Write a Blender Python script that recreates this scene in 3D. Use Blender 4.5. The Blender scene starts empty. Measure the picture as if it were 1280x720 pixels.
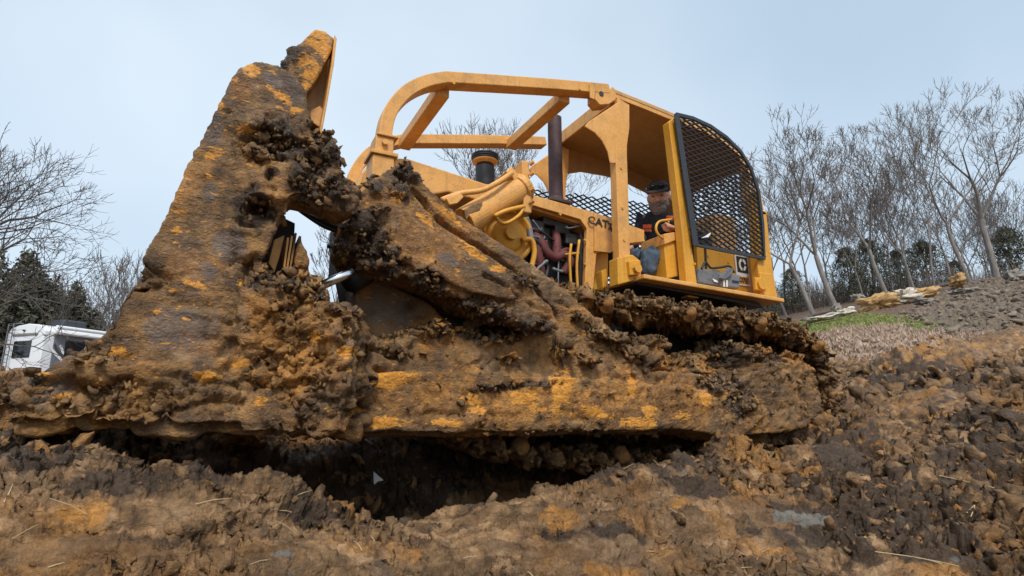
import bpy, bmesh, math, random
import numpy as np
from mathutils import Vector, Matrix
C = bpy.context
scene = C.scene
COL = scene.collection
R = math.radians
random.seed(7)
rng = np.random.default_rng(7)

# ------------------------------------------------------------------ camera frame (used to read positions off the photograph)
FPX = 700.0; PITCH = R(12.5); YAW = R(27.4)
FH = np.array([math.sin(YAW), math.cos(YAW), 0.0]); RT = np.array([math.cos(YAW), -math.sin(YAW), 0.0]); UPZ = np.array([0, 0, 1.0])
FW = FH*math.cos(PITCH) + UPZ*math.sin(PITCH); UPV = UPZ*math.cos(PITCH) - FH*math.sin(PITCH)
def ray(px, py):
    return FW + RT*((px-640)/FPX) + UPV*((360-py)/FPX)
def P(px, py, Y):
    d = ray(px, py); return Vector(d*(Y/d[1]))
def PX(px, py, X):
    d = ray(px, py); return Vector(d*(X/d[0]))
def PD(px, py, D):
    d = ray(px, py); h = d[0]*FH[0]+d[1]*FH[1]; return Vector(d*(D/h))
def proj(co):
    z = co@FW; return 640+FPX*(co@RT)/z, 360-FPX*(co@UPV)/z, z

# ------------------------------------------------------------------ numpy noise
def _h(ix, iy, iz, s):
    with np.errstate(over='ignore'):
        n = (ix.astype(np.uint32)*np.uint32(374761393)) ^ (iy.astype(np.uint32)*np.uint32(668265263)) ^ (iz.astype(np.uint32)*np.uint32(2147483647)) ^ np.uint32((s*974634777+12345) & 0xffffffff)
        n = (n ^ (n >> np.uint32(13)))*np.uint32(1274126177)
        n = n ^ (n >> np.uint32(16)); n = n*np.uint32(2246822519); n = n ^ (n >> np.uint32(15))
    return n
_G = rng.normal(size=(64, 3)).astype(np.float32); _G /= np.linalg.norm(_G, axis=1)[:, None]
def perlin(p, s=0):
    p = np.asarray(p, np.float32); i = np.floor(p); f = p-i; i = i.astype(np.int64); u = f*f*f*(f*(f*6-15)+10)
    out = np.zeros(len(p), np.float32)
    for dx in (0, 1):
        wx = u[:, 0] if dx else 1-u[:, 0]
        for dy in (0, 1):
            wy = u[:, 1] if dy else 1-u[:, 1]
            for dz in (0, 1):
                wz = u[:, 2] if dz else 1-u[:, 2]
                g = _G[_h(i[:, 0]+dx, i[:, 1]+dy, i[:, 2]+dz, s) & 63]
                out += wx*wy*wz*(g[:, 0]*(f[:, 0]-dx)+g[:, 1]*(f[:, 1]-dy)+g[:, 2]*(f[:, 2]-dz))
    return out*1.5
def fbm(p, s=0, o=4, g=.5):
    a = 1; t = 0; out = 0
    for k in range(o):
        out = out+a*perlin(p*(2.03**k)+k*7.3, s+k); t += a; a *= g
    return out/t
def worley(p, s=0):
    p = np.asarray(p, np.float32); b = np.floor(p-.5); f1 = np.full(len(p), 9., np.float32); f2 = f1.copy(); hid = np.zeros(len(p), np.float32)
    bi = b.astype(np.int64)
    for dx in (0, 1):
        for dy in (0, 1):
            for dz in (0, 1):
                h = _h(bi[:, 0]+dx, bi[:, 1]+dy, bi[:, 2]+dz, s+77)
                cx = b[:, 0]+dx+.15+.7*(h & 1023)/1023.; cy = b[:, 1]+dy+.15+.7*((h >> 10) & 1023)/1023.; cz = b[:, 2]+dz+.15+.7*((h >> 20) & 1023)/1023.
                d = np.sqrt((p[:, 0]-cx)**2+(p[:, 1]-cy)**2+(p[:, 2]-cz)**2).astype(np.float32)
                near = d < f1
                f2 = np.where(near, f1, np.minimum(f2, d)); f1 = np.where(near, d, f1)
                hid = np.where(near, (h % 997)/997., hid)
    return f1, f2, hid
def facets(p, s=0, k=1.3):
    """broken plates: every cell is a tilted flat flake with its own height"""
    p = np.asarray(p, np.float32); b = np.floor(p-.5); f1 = np.full(len(p), 9., np.float32); f2 = f1.copy(); hid = np.zeros(len(p), np.float32); til = hid.copy(); bi = b.astype(np.int64)
    for dx in (0, 1):
        for dy in (0, 1):
            for dz in (0, 1):
                h = _h(bi[:, 0]+dx, bi[:, 1]+dy, bi[:, 2]+dz, s+177)
                ex = p[:, 0]-(b[:, 0]+dx+.12+.76*(h & 1023)/1023.); ey = p[:, 1]-(b[:, 1]+dy+.12+.76*((h >> 10) & 1023)/1023.); ez = p[:, 2]-(b[:, 2]+dz+.12+.76*((h >> 20) & 1023)/1023.)
                d = np.sqrt(ex*ex+ey*ey+ez*ez).astype(np.float32); near = d < f1; g = _G[(h >> 5) & 63]
                f2 = np.where(near, f1, np.minimum(f2, d)); f1 = np.where(near, d, f1); hid = np.where(near, (h % 997)/997., hid); til = np.where(near, g[:, 0]*ex+g[:, 1]*ey+g[:, 2]*ez, til)
    return hid-.5+k*til-.35*f1, f2-f1, hid
def sst(a, b, x):
    t = np.clip((x-a)/(b-a), 0, 1); return t*t*(3-2*t)
def terrace(x, k):
    t = x*k; f = np.floor(t); r = t-f; return (f+sst(.35, .65, r))/k

# ------------------------------------------------------------------ object helpers
def link(o, parent=None):
    COL.objects.link(o)
    if parent is not None: o.parent = parent
    return o
def mesh_obj(name, me, mat=None, parent=None, smooth=False):
    o = bpy.data.objects.new(name, me)
    if mat is not None and len(me.materials) == 0: me.materials.append(mat)
    if smooth and len(me.polygons): me.polygons.foreach_set('use_smooth', np.ones(len(me.polygons), bool))
    return link(o, parent)
def np_mesh(name, V, F):
    me = bpy.data.meshes.new(name); V = np.asarray(V, np.float32); F = np.asarray(F, np.int32); k = F.shape[1]
    me.vertices.add(len(V)); me.vertices.foreach_set('co', V.ravel())
    me.loops.add(F.size); me.loops.foreach_set('vertex_index', F.ravel())
    me.polygons.add(len(F)); me.polygons.foreach_set('loop_start', np.arange(0, F.size, k, dtype=np.int32))
    me.update(calc_edges=True); return me
def tag(o, label=None, cat=None, group=None, kind=None):
    if label: o['label'] = label
    if cat: o['category'] = cat
    if group: o['group'] = group
    if kind: o['kind'] = kind
    return o
def empty(name, loc=(0, 0, 0), label=None, cat=None, group=None, parent=None):
    o = bpy.data.objects.new(name, None); o.empty_display_size = .2; o.location = loc; link(o, parent); return tag(o, label, cat, group)
def bm_obj(name, bm, mat, parent=None, smooth=False, bevel=0, seg=2):
    bmesh.ops.recalc_face_normals(bm, faces=bm.faces)
    me = bpy.data.meshes.new(name); bm.to_mesh(me); bm.free()
    o = mesh_obj(name, me, mat, parent, smooth)
    if bevel:
        m = o.modifiers.new('b', 'BEVEL'); m.width = bevel; m.segments = seg; m.limit_method = 'ANGLE'; m.angle_limit = R(35)
    return o
def prism(bm, pts, y0, y1):
    """polygon given as XZ points, extruded between two depths"""
    a = [bm.verts.new((p[0], y0, p[-1])) for p in pts]; b = [bm.verts.new((p[0], y1, p[-1])) for p in pts]
    bm.faces.new(a); bm.faces.new(b[::-1]); n = len(pts)
    for i in range(n): bm.faces.new((a[i], b[i], b[(i+1) % n], a[(i+1) % n]))
def pprism(bm, pix, Y0, Y1, Yref=None):
    prism(bm, [tuple(P(x, y, Yref if Yref is not None else Y0)) for x, y in pix], Y0, Y1)
def box(bm, a, b):
    x0, y0, z0 = a; x1, y1, z1 = b
    prism(bm, [(x0, 0, z0), (x1, 0, z0), (x1, 0, z1), (x0, 0, z1)], y0, y1)
def beam(bm, p, q, w, h, up=(0, 0, 1)):
    p = Vector(p); q = Vector(q); d = (q-p).normalized(); up = Vector(up)
    s = d.cross(up).normalized()*w/2; u = s.cross(d).normalized()*h/2
    A = [bm.verts.new(p+a*s+b*u) for a, b in ((-1, -1), (1, -1), (1, 1), (-1, 1))]; B = [bm.verts.new(q+a*s+b*u) for a, b in ((-1, -1), (1, -1), (1, 1), (-1, 1))]
    bm.faces.new(A[::-1]); bm.faces.new(B)
    for i in range(4): bm.faces.new((A[i], A[(i+1) % 4], B[(i+1) % 4], B[i]))
def sweep_rect(bm, pts, w, h, side=(0, 1, 0)):
    """rectangular tube swept along points; w along side, h across it"""
    pts = [Vector(p) for p in pts]; side = Vector(side); rings = []
    for i, p in enumerate(pts):
        d = (pts[min(i+1, len(pts)-1)]-pts[max(i-1, 0)]).normalized(); u = side.cross(d).normalized()*h/2; s = side*w/2
        rings.append([bm.verts.new(p+a*s+b*u) for a, b in ((-1, -1), (1, -1), (1, 1), (-1, 1))])
    for A, B in zip(rings, rings[1:]):
        for i in range(4): bm.faces.new((A[i], A[(i+1) % 4], B[(i+1) % 4], B[i]))
    bm.faces.new(rings[0][::-1]); bm.faces.new(rings[-1])
def tube(bm, pts, r, n=10, cap=True):
    pts = [Vector(p) for p in pts]; rr = r if hasattr(r, '__len__') else [r]*len(pts); rings = []; ref = None
    for i, p in enumerate(pts):
        d = (pts[min(i+1, len(pts)-1)]-pts[max(i-1, 0)]).normalized()
        if ref is None: ref = d.orthogonal().normalized()
        ref = (ref-d*ref.dot(d)).normalized(); s = d.cross(ref)
        rings.append([bm.verts.new(p+(ref*math.cos(2*math.pi*k/n)+s*math.sin(2*math.pi*k/n))*rr[i]) for k in range(n)])
    for A, B in zip(rings, rings[1:]):
        for i in range(n): bm.faces.new((A[i], A[(i+1) % n], B[(i+1) % n], B[i]))
    if cap: bm.faces.new(rings[0][::-1]); bm.faces.new(rings[-1])
def curve(pts, k=6):
    """Catmull-Rom through the points"""
    pts = [Vector(p) for p in pts]; out = []
    for i in range(len(pts)-1):
        p0 = pts[max(i-1, 0)]; p1 = pts[i]; p2 = pts[i+1]; p3 = pts[min(i+2, len(pts)-1)]
        for j in range(k):
            t = j/k; out.append(.5*((2*p1)+(p2-p0)*t+(2*p0-5*p1+4*p2-p3)*t*t+(3*p1-p0-3*p2+p3)*t**3))
    return out+[pts[-1]]
def evaluated(o):
    dg = C.evaluated_depsgraph_get(); dg.update(); return bpy.data.meshes.new_from_object(o.evaluated_get(dg))
def remeshed(bm, vox, smooth=3):
    """closed shells in the bmesh joined into one evenly gridded skin; returns coordinates and quads"""
    bmesh.ops.recalc_face_normals(bm, faces=bm.faces)
    me = bpy.data.meshes.new('tmp'); bm.to_mesh(me); bm.free()
    o = link(bpy.data.objects.new('tmp', me))
    m = o.modifiers.new('r', 'REMESH'); m.mode = 'VOXEL'; m.voxel_size = vox; m.adaptivity = 0
    if smooth:
        m = o.modifiers.new('s', 'SMOOTH'); m.factor = .5; m.iterations = smooth
    r = evaluated(o); bpy.data.objects.remove(o)
    co = np.empty(len(r.vertices)*3, np.float32); r.vertices.foreach_get('co', co); return r, co.reshape(-1, 3)
def normals(me):
    n = np.empty(len(me.vertices)*3, np.float32); me.vertex_normals.foreach_get('vector', n); return n.reshape(-1, 3)
def setco(me, co):
    me.vertices.foreach_set('co', np.ascontiguousarray(co, np.float32).ravel()); me.update()
def attr(me, name, v):
    a = me.attributes.new(name, 'FLOAT', 'POINT'); a.data.foreach_set('value', np.ascontiguousarray(v, np.float32))
def patches(co, ells, wob=.35, s=5):
    """world positions near the listed spots (read off the photograph) -> 0..1"""
    x, y, _ = proj(co); n = fbm(co*9, s, 3)*wob*2; out = np.zeros(len(co), np.float32)
    for e in ells:
        cx, cy, rx, ry = e[:4]; a = R(e[4]) if len(e) > 4 else 0
        dx = (x-cx)*math.cos(a)+(y-cy)*math.sin(a); dy = -(x-cx)*math.sin(a)+(y-cy)*math.cos(a)
        out = np.maximum(out, np.clip(1.5-np.sqrt((dx/rx)**2+(dy/ry)**2)+n, 0, 1))
    return out

def mud_disp(co, rough, amp=1.0, s=0, big=1.0):
    w = np.stack([perlin(co*6, s+31), perlin(co*6+5, s+32), perlin(co*6+9, s+33)], 1)*.05
    d = .035*big*fbm(co*2.6, s, 3)
    w2 = np.stack([perlin(co*21, s+34), perlin(co*21+5, s+35), perlin(co*21+9, s+36)], 1)*.016
    for k, (sc, a) in enumerate(((3.1, .050*big), (6.5, .055), (14, .034), (29, .018), (52, .009))):
        v, e, h = facets((co+w+w2*(k > 0))*sc*np.array([1, 1, 1.45]), s+k*3)
        d = d+rough*a*(v*.85-(1-sst(0, .16, e))*.55)
    d = d+rough*.016*terrace(fbm(co*13+w*30, s+60, 2), 4)*2
    return d*amp
def fine_disp(co, rough, amp, s=0):
    f1, f2, h = worley(co*62, s+11)
    return amp*(rough*(.006*np.sqrt(np.clip(1-(f1*1.4)**2, 0, 1))*(h > .3)-.003*(1-sst(0, .2, f2-f1)))+.0035*fbm(co*55, s+12, 2)*(.4+rough))
def mudsolid(name, parent, build, mat, vox=.011, amp=1., rough=None, dk=(), pt=(), gr=(), og=(), s=0, smooth=4, groove=(), big=1., streak=0., rp=()):
    bm = bmesh.new(); build(bm); me, co = remeshed(bm, vox, smooth)
    me.name = name
    n = normals(me)
    dkv = patches(co, dk, .3, s+3) if dk else np.zeros(len(co), np.float32)
    grv = patches(co, gr, .25, s+4) if gr else np.zeros(len(co), np.float32)
    ptv = patches(co, pt, .55, s+5) if pt else np.zeros(len(co), np.float32)
    ogv = patches(co, og, .4, s+6) if og else np.zeros(len(co), np.float32)
    base = sst(-.25, .45, fbm(co*1.7, s+9, 3)) if rough is None else rough+.35*fbm(co*3, s+9, 3)
    rg = np.clip(base*(1-.85*grv)*(1-.75*ptv)+.9*dkv+(.7*patches(co, rp, .4, s+7) if rp else 0), .04, 1.35)
    d = mud_disp(co, rg, amp, s, big)+.03*dkv
    if streak: d = d+streak*fbm(co*np.array([3, 3, 40]), s+20, 3)*(1-dkv)
    for path, wd, dp in groove:
        q = np.array([tuple(P(x, y, 2.75)) for x, y in path]); best = np.full(len(co), 9.)
        for a, b in zip(q, q[1:]):
            ab = (b-a)[[0, 2]]; t = np.clip(((co[:, [0, 2]]-a[[0, 2]])@ab)/(ab@ab), 0, 1)
            best = np.minimum(best, np.linalg.norm(co[:, [0, 2]]-(a[[0, 2]]+t[:, None]*ab), axis=1))
        d = d-dp*(1-sst(0, wd, best+.02*fbm(co*14, s+40, 2)))
    co = co+n*d[:, None].astype(np.float32); setco(me, co); n = normals(me)
    co = co+n*fine_disp(co, rg, amp**.5, s)[:, None].astype(np.float32); setco(me, co)
    attr(me, 'dk', dkv); attr(me, 'pt', ptv); attr(me, 'gr', grv); attr(me, 'og', ogv)
    o = mesh_obj(name, me, mat, parent, True); o['_r'] = 0; del o['_r']
    return o, co, n, rg

# crumbs: many uncountable lumps gathered in one object
def _ico(sub, seed):
    bm = bmesh.new(); bmesh.ops.create_icosphere(bm, subdivisions=sub, radius=1); V = np.array([v.co[:] for v in bm.verts], np.float32); F = np.array([[v.index for v in f.verts] for f in bm.faces]); bm.free()
    f1, f2, h = worley(V*1.6+seed*3.1, seed); V = V*(1+.55*fbm(V*1.1+seed, seed, 2)+.35*(.5-f1)+.18*perlin(V*4+seed, seed+5))[:, None]
    r_ = np.random.default_rng(seed+500)
    for _ in range(9):
        q = r_.normal(size=3); q /= np.linalg.norm(q); lim = r_.uniform(.38, .72); ov = np.clip(V@q-lim, 0, None); V = V-ov[:, None]*q
    V = V*(1+.10*fbm(V*5+seed, seed+8, 2))[:, None]
    return V*np.array([1.25, .95, .62]), F
def jag(seed, sub_=2):
    V, F = _ico(sub_, seed); v, e, h = facets(V*1.15+seed*2.7, seed); return V*(1+.55*v+.12*fbm(V*4+seed, seed, 2))[:, None], F
CL1 = [jag(k, 1) for k in range(5)]; CL2 = [jag(k+9) for k in range(5)]
def rot_many(n):
    q = rng.normal(size=(n, 4)); q /= np.linalg.norm(q, axis=1)[:, None]; w, x, y, z = q.T
    return np.stack([np.stack([1-2*(y*y+z*z), 2*(x*y-z*w), 2*(x*z+y*w)], 1), np.stack([2*(x*y+z*w), 1-2*(x*x+z*z), 2*(y*z-x*w)], 1), np.stack([2*(x*z-y*w), 2*(y*z+x*w), 1-2*(x*x+y*y)], 1)], 1)
def crumbs(name, pos, size, mat, parent, label=None, cat=None, big_over=.02):
    Vs = []; Fs = []; off = 0
    for protos, sel in ((CL1, size < big_over), (CL2, size >= big_over)):
        idx = np.where(sel)[0]; k = rng.integers(0, 5, len(idx))
        for j in range(5):
            ii = idx[k == j]
            if not len(ii): continue
            V, F = protos[j]; M = rot_many(len(ii))
            W = np.einsum('nij,vj->nvi', M, V)*size[ii][:, None, None]+pos[ii][:, None, :]
            Fs.append((F[None]+off+(np.arange(len(ii))*len(V))[:, None, None]).reshape(-1, 3)); Vs.append(W.reshape(-1, 3)); off += len(ii)*len(V)
    me = np_mesh(name, np.concatenate(Vs), np.concatenate(Fs)); o = mesh_obj(name, me, mat, parent, False)
    return tag(o, label, cat, kind='stuff')
def crumbs_on(parent, sets, n, smin, smax, mat, name='mud_crumbs', bias=2.):
    co = np.concatenate([s[1] for s in sets]); no = np.concatenate([s[2] for s in sets]); rg = np.concatenate([s[3] for s in sets])
    w = np.clip(rg, .02, 2)**bias*(no[:, 1] < .35); w /= w.sum(); i = rng.choice(len(co), n, p=w)
    sz = smin*(smax/smin)**(rng.random(n)**2.6)
    return crumbs(name, co[i]+no[i]*(sz*.35)[:, None], sz, mat, parent)

# ------------------------------------------------------------------ materials
class NT:
    def __init__(s, name):
        s.m = bpy.data.materials.new(name); s.m.use_nodes = True; s.t = s.m.node_tree; s.t.nodes.clear()
        s.out = s.n('ShaderNodeOutputMaterial'); s.b = s.n('ShaderNodeBsdfPrincipled'); s.l(s.b.outputs[0], s.out.inputs[0])
        s.tc = s.n('ShaderNodeTexCoord').outputs['Object']
    def n(s, k, **kw):
        x = s.t.nodes.new(k)
        for a, b in kw.items(): setattr(x, a, b)
        return x
    def l(s, a, b): s.t.links.new(a, b)
    def noise(s, scale, detail=4, rough=.55, vec=None, stretch=None, dist=0, off=0):
        x = s.n('ShaderNodeTexNoise'); x.inputs['Scale'].default_value = scale; x.inputs['Detail'].default_value = detail; x.inputs['Roughness'].default_value = rough; x.inputs['Distortion'].default_value = dist
        v = vec or s.tc
        if stretch or off:
            m = s.n('ShaderNodeMapping'); m.inputs['Scale'].default_value = stretch or (1, 1, 1); m.inputs['Location'].default_value = (off, off*.7, off*1.3); s.l(v, m.inputs[0]); v = m.outputs[0]
        s.l(v, x.inputs['Vector']); return x.outputs[0]
    def ramp(s, f, *stops):
        x = s.n('ShaderNodeValToRGB'); e = x.color_ramp.elements
        while len(e) < len(stops): e.new(.5)
        for q, (p, c) in zip(e, stops): q.position = p; q.color = tuple(c)+(1,) if hasattr(c, '__len__') else (c, c, c, 1)
        s.l(f, x.inputs[0]); return x.outputs[0]
    def mix(s, f, a, b, mode='MIX'):
        x = s.n('ShaderNodeMix', data_type='RGBA', blend_type=mode)
        for sock, v in ((x.inputs[0], f), (x.inputs[6], a), (x.inputs[7], b)):
            if hasattr(v, 'links') or hasattr(v, 'is_linked'): s.l(v, sock)
            elif hasattr(v, '__len__'): sock.default_value = tuple(v)+(1,)
            else: sock.default_value = v
        return x.outputs[2]
    def math(s, op, a, b=0., c=None):
        x = s.n('ShaderNodeMath', operation=op)
        for sock, v in zip(x.inputs, (a, b) if c is None else (a, b, c)):
            if isinstance(v, (int, float)): sock.default_value = v
            else: s.l(v, sock)
        return x.outputs[0]
    def at(s, name):
        x = s.n('ShaderNodeAttribute'); x.attribute_name = name; return x.outputs['Fac']
    def bump(s, h, dist=.01, strength=1., prev=None):
        x = s.n('ShaderNodeBump'); x.inputs['Distance'].default_value = dist; x.inputs['Strength'].default_value = strength; s.l(h, x.inputs['Height'])
        if prev: s.l(prev, x.inputs['Normal'])
        return x.outputs[0]
    def set(s, **kw):
        for k, v in kw.items():
            i = s.b.inputs[k.replace('_', ' ')]
            if isinstance(v, (int, float)): i.default_value = v
            elif hasattr(v, '__len__'): i.default_value = tuple(v)+(1,) if len(v) == 3 else v
            else: s.l(v, i)
        return s.m
DIRT = dict(a=(.085, .046, .024), b=(.20, .115, .058), c=(.30, .185, .10))
def mud_mat(name, a, b, c, orange=.5, paint=False, scale=1.):
    t = NT(name)
    n1 = t.noise(2.2*scale, 6, .6, dist=.4); n2 = t.noise(11*scale, 5, .6, off=3); n3 = t.noise(60, 4, .65, off=5)
    col = t.ramp(n2, (.34, a), (.5, b), (.68, c))
    col = t.mix(t.ramp(t.noise(4.3, 6, .65, stretch=(1, 1, 2), off=31), (.42, 0), (.62, .6)), col, t.ramp(n3, (.3, (.085, .052, .026)), (.7, (.23, .145, .070))))
    om = t.ramp(n1, (.5, 0), (.62, 1)); om = t.math('MULTIPLY', om, orange)
    ogn = t.ramp(t.math('ADD', t.at('og'), t.math('MULTIPLY', t.math('SUBTRACT', t.noise(19, 7, .72, off=51), .5), 2.0)), (.55, 0), (.72, .9)); og = t.math('MAXIMUM', om, ogn)
    col = t.mix(og, col, t.ramp(n3, (.3, (.26, .110, .024)), (.7, (.52, .245, .055))))
    col = t.mix(t.ramp(t.noise(3.1, 5, .6, off=11), (.58, 0), (.68, .4)), col, (.15, .12, .09))
    wet = t.ramp(t.noise(1.9, 7, .68, off=41, dist=.5), (.47, 0), (.56, .5)); wet2 = t.ramp(t.noise(8.5, 6, .7, off=44), (.53, 0), (.60, .6)); wet = t.math('MAXIMUM', wet, wet2)
    col = t.mix(wet, col, t.ramp(n3, (.3, (.040, .023, .013)), (.75, (.095, .055, .030))))
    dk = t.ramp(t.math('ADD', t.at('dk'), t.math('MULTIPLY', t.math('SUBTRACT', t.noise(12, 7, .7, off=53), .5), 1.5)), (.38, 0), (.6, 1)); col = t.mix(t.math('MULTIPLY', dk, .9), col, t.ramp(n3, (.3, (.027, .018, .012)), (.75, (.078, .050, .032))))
    if paint:
        g = t.math('ADD', t.at('gr'), t.math('MULTIPLY', t.math('SUBTRACT', n2, .5), 2.2)); g = t.ramp(g, (.35, 0), (.8, 1))
        col = t.mix(t.math('MULTIPLY', g, .8), col, t.ramp(n2, (.3, (.085, .062, .050)), (.7, (.165, .128, .105))))
        sn = t.noise(13, 8, .78, stretch=(1, 1, 2.4), dist=.9, off=8)
        p = t.math('ADD', t.at('pt'), t.math('MULTIPLY', t.math('SUBTRACT', sn, .5), 4.2)); p = t.ramp(p, (.66, 0), (.72, 1))
        col = t.mix(p, col, t.ramp(n3, (.3, (.50, .20, .02)), (.7, (.80, .36, .055))))
        # small chips anywhere
        ch = t.ramp(t.noise(21, 3, .5, stretch=(1, 1, 2.5), dist=.8, off=19), (.665, 0), (.68, .95)); ch = t.math('MULTIPLY', ch, t.math('SUBTRACT', 1., t.at('dk'))); col = t.mix(ch, col, (.58, .24, .03))
    col = t.mix(.55, col, t.mix(1., col, t.ramp(t.noise(110, 3, .7, off=2), (.3, .68), (.7, 1.3)), 'MULTIPLY'))
    h = t.math('ADD', t.noise(26, 9, .68, dist=1.1, stretch=(1, 1, 1.7)), t.math('MULTIPLY', t.math('ABSOLUTE', t.math('SUBTRACT', t.noise(34, 4, .6, off=4, dist=.7), .5)), 1.2))
    h = t.math('MULTIPLY', h, t.ramp(t.noise(3.7, 4, .6, off=17), (.35, .35), (.65, 1.)))
    rough = t.ramp(t.noise(5, 4, .6, off=14), (.35, .42), (.65, .85))
    if paint: rough = t.ramp(t.noise(4, 4, .6, off=14), (.38, .26), (.62, .62))
    return t.set(Base_Color=col, Roughness=rough, Normal=t.bump(h, .02, 1.), Specular_IOR_Level=.42 if paint else .3)
M = {}
M['mud'] = mud_mat('mud', (.065, .035, .017), (.23, .128, .052), (.44, .27, .115), .85)
M['soil'] = mud_mat('churned_soil', (.065, .036, .018), (.25, .14, .064), (.44, .27, .13), .7)
M['blade'] = mud_mat('muddy_steel', (.085, .046, .021), (.26, .135, .045), (.44, .235, .075), .85, True)
def yellow_mat(name, c1, c2, dirt=.6):
    t = NT(name); n = t.noise(3, 5, .6); col = t.ramp(n, (.3, c1), (.7, c2))
    d = t.ramp(t.noise(7, 8, .7, off=4), (.47, 0), (.74, dirt)); col = t.mix(d, col, (.26, .15, .06))
    sp = t.ramp(t.noise(46, 3, .55, off=22), (.70, 0), (.715, 1)); sp = t.math('MULTIPLY', sp, t.ramp(t.noise(2.6, 3, .5, off=27), (.45, 0), (.6, 1))); col = t.mix(sp, col, (.11, .065, .03))
    st = t.ramp(t.noise(22, 5, .6, stretch=(1, 1, .06), off=33), (.56, 0), (.72, .45)); col = t.mix(st, col, (.30, .16, .05))
    sc = t.ramp(t.noise(34, 6, .75, stretch=(1, 1, .35), off=9), (.66, 0), (.70, .75)); col = t.mix(sc, col, (.10, .055, .03))
    col = t.mix(.35, col, t.mix(1., col, t.ramp(t.noise(90, 3, .6), (.3, .6), (.7, 1.25)), 'MULTIPLY'))
    return t.set(Base_Color=col, Roughness=t.ramp(n, (.3, .42), (.7, .62)), Normal=t.bump(t.noise(25, 5, .6), .004, .5), Specular_IOR_Level=.4)
M['yellow'] = yellow_mat('faded_yellow_paint', (.66, .315, .068), (.76, .40, .125))
M['yellow2'] = yellow_mat('fresh_yellow_paint', (.64, .30, .025), (.72, .36, .045), .3)
M['roofpaint'] = yellow_mat('shaded_yellow_paint', (.50, .29, .12), (.56, .34, .15), .4)  # browner copy of the yellow, roof underside's shade mixed into the colour
def plain(name, c, r=.6, metal=0., var=.3, bump=.3, sc=20):
    t = NT(name); n = t.noise(sc, 5, .65); col = t.mix(1., c, t.ramp(n, (.25, 1-var), (.75, 1+var)), 'MULTIPLY')
    return t.set(Base_Color=col, Roughness=r, Metallic=metal, Normal=t.bump(t.noise(sc*3, 4, .6), .003, bump))
M['black'] = plain('black_steel', (.022, .024, .028), .5)
M['mesh'] = plain('dark_expanded_metal', (.03, .034, .042), .45, .2)
M['rubber'] = plain('black_rubber', (.018, .019, .022), .55)
M['exhaust'] = plain('rusty_dark_exhaust', (.075, .045, .05), .65, .1, .4)
M['red'] = plain('dusty_red_manifold', (.11, .025, .022), .7)
M['engine'] = plain('oily_engine_iron', (.035, .03, .03), .55, .2, .5)
M['chrome'] = plain('chrome_rod', (.75, .78, .82), .18, 1., .05, .05)
M['white'] = plain('white_shell', (.78, .80, .82), .35, 0, .04, .05, 3)
M['offwhite'] = plain('white_sticker', (.75, .73, .68), .5, 0, .08, .05)
M['glass'] = plain('dark_glass', (.012, .013, .016), .08, 0, .1, 0)
M['greytrim'] = plain('grey_trim', (.16, .17, .19), .5, 0, .1, .1)
M['darktrim'] = plain('dark_trim', (.05, .055, .065), .45, 0, .1, .1)
M['skin'] = plain('skin', (.58, .32, .23), .5, 0, .12, .1, 60)
M['beard'] = plain('grey_beard', (.22, .19, .17), .9, 0, .6, 1., 90)
M['shirt'] = plain('navy_shirt', (.016, .019, .032), .85, 0, .3, .5, 40)
M['orange'] = plain('orange_print', (.85, .16, .05), .7, 0, .1, .1)
M['jeans'] = plain('worn_jeans', (.055, .082, .118), .9, 0, .55, .6, 18)
M['cap'] = plain('black_cap', (.02, .02, .023), .8)
M['capmesh'] = plain('grey_trim_cloth', (.22, .21, .20), .8); M['brim'] = plain('dark_cap_brim', (.05, .048, .05), .8)
M['boot'] = plain('muddy_boot', (.06, .045, .035), .8)
M['bagcloth'] = plain('grey_bag_cloth', (.13, .135, .15), .8, 0, .4, .6, 30)
M['plastic'] = plain('white_plastic', (.80, .80, .82), .35, 0, .04, .1)
SKY_STRENGTH, SUN, EXPOSURE = .10, 1.5, .9
# ------------------------------------------------------------------ ground
def gheight(x, y):
    x = np.asarray(x, float); y = np.asarray(y, float)
    ramp = x-2.2; hill = np.where(ramp > 0, .232*(np.sqrt(ramp**2+.4)-.632), 0)
    hill = np.where(x > 36, hill+0*(x), hill); hill = np.minimum(hill, 7.6+.04*np.maximum(x-36, 0))
    base = -.58+hill
    lip = np.interp(x, [-1.6, -1.1, -.7, -.35, -.05, .2, .45, .8, 1.2, 1.6, 2.2, 3.0, 4.0, 5.2, 6.5], [-.08, -.09, -.10, -.13, -.19, -.27, -.37, -.42, -.36, -.31, -.27, -.21, -.14, .02, .36])
    # the bank climbs from the camera to the line of the push arm
    w = sst(1.25, 2.25, y)
    h = base*(1-w)+np.maximum(lip, base*0-9)*w
    # heap pushed up ahead of the blade
    heap = np.exp(-((x+1.35)/.8)**2-((y-3.4)/.8)**2)*.36
    # behind the line: pit under the machine, rise beyond added to block light
    pit = sst(2.34, 2.65, y)*(1-sst(4.6, 5.6, y))*(.35*sst(-.9, -.5, x)+.65*sst(-.05, .3, x))*(1-sst(3.3, 4.3, x))
    back = sst(3.0, 6.5, y); wall = .75*sst(3.1, 3.9, y)*(1-sst(5.2, 7.0, y))*(.22*sst(-.95, -.7, x)+.78*sst(-.6, .1, x))*(1-sst(3.6, 4.6, x))
    h = h*(1-back)+base*back
    h = h-(.55)*pit+wall
    h = h+heap*(1-sst(-.7, -.4, x))
    # raised rut shoulder right of the track and some rolling
    h = h+.16*np.exp(-((x-6.6)/1.3)**2-((y-1.6)/1.6)**2)
    return h
def gh(x, y): return float(gheight(np.array([x]), np.array([y]))[0])
def ghit(px, py):
    d = ray(px, py); t = np.linspace(.8, 90, 9000); q = d[None]*t[:, None]/math.cos(0)
    b = np.where(q[:, 2] < gheight(q[:, 0], q[:, 1]))[0]
    return Vector(q[b[0]]) if len(b) else None
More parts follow.
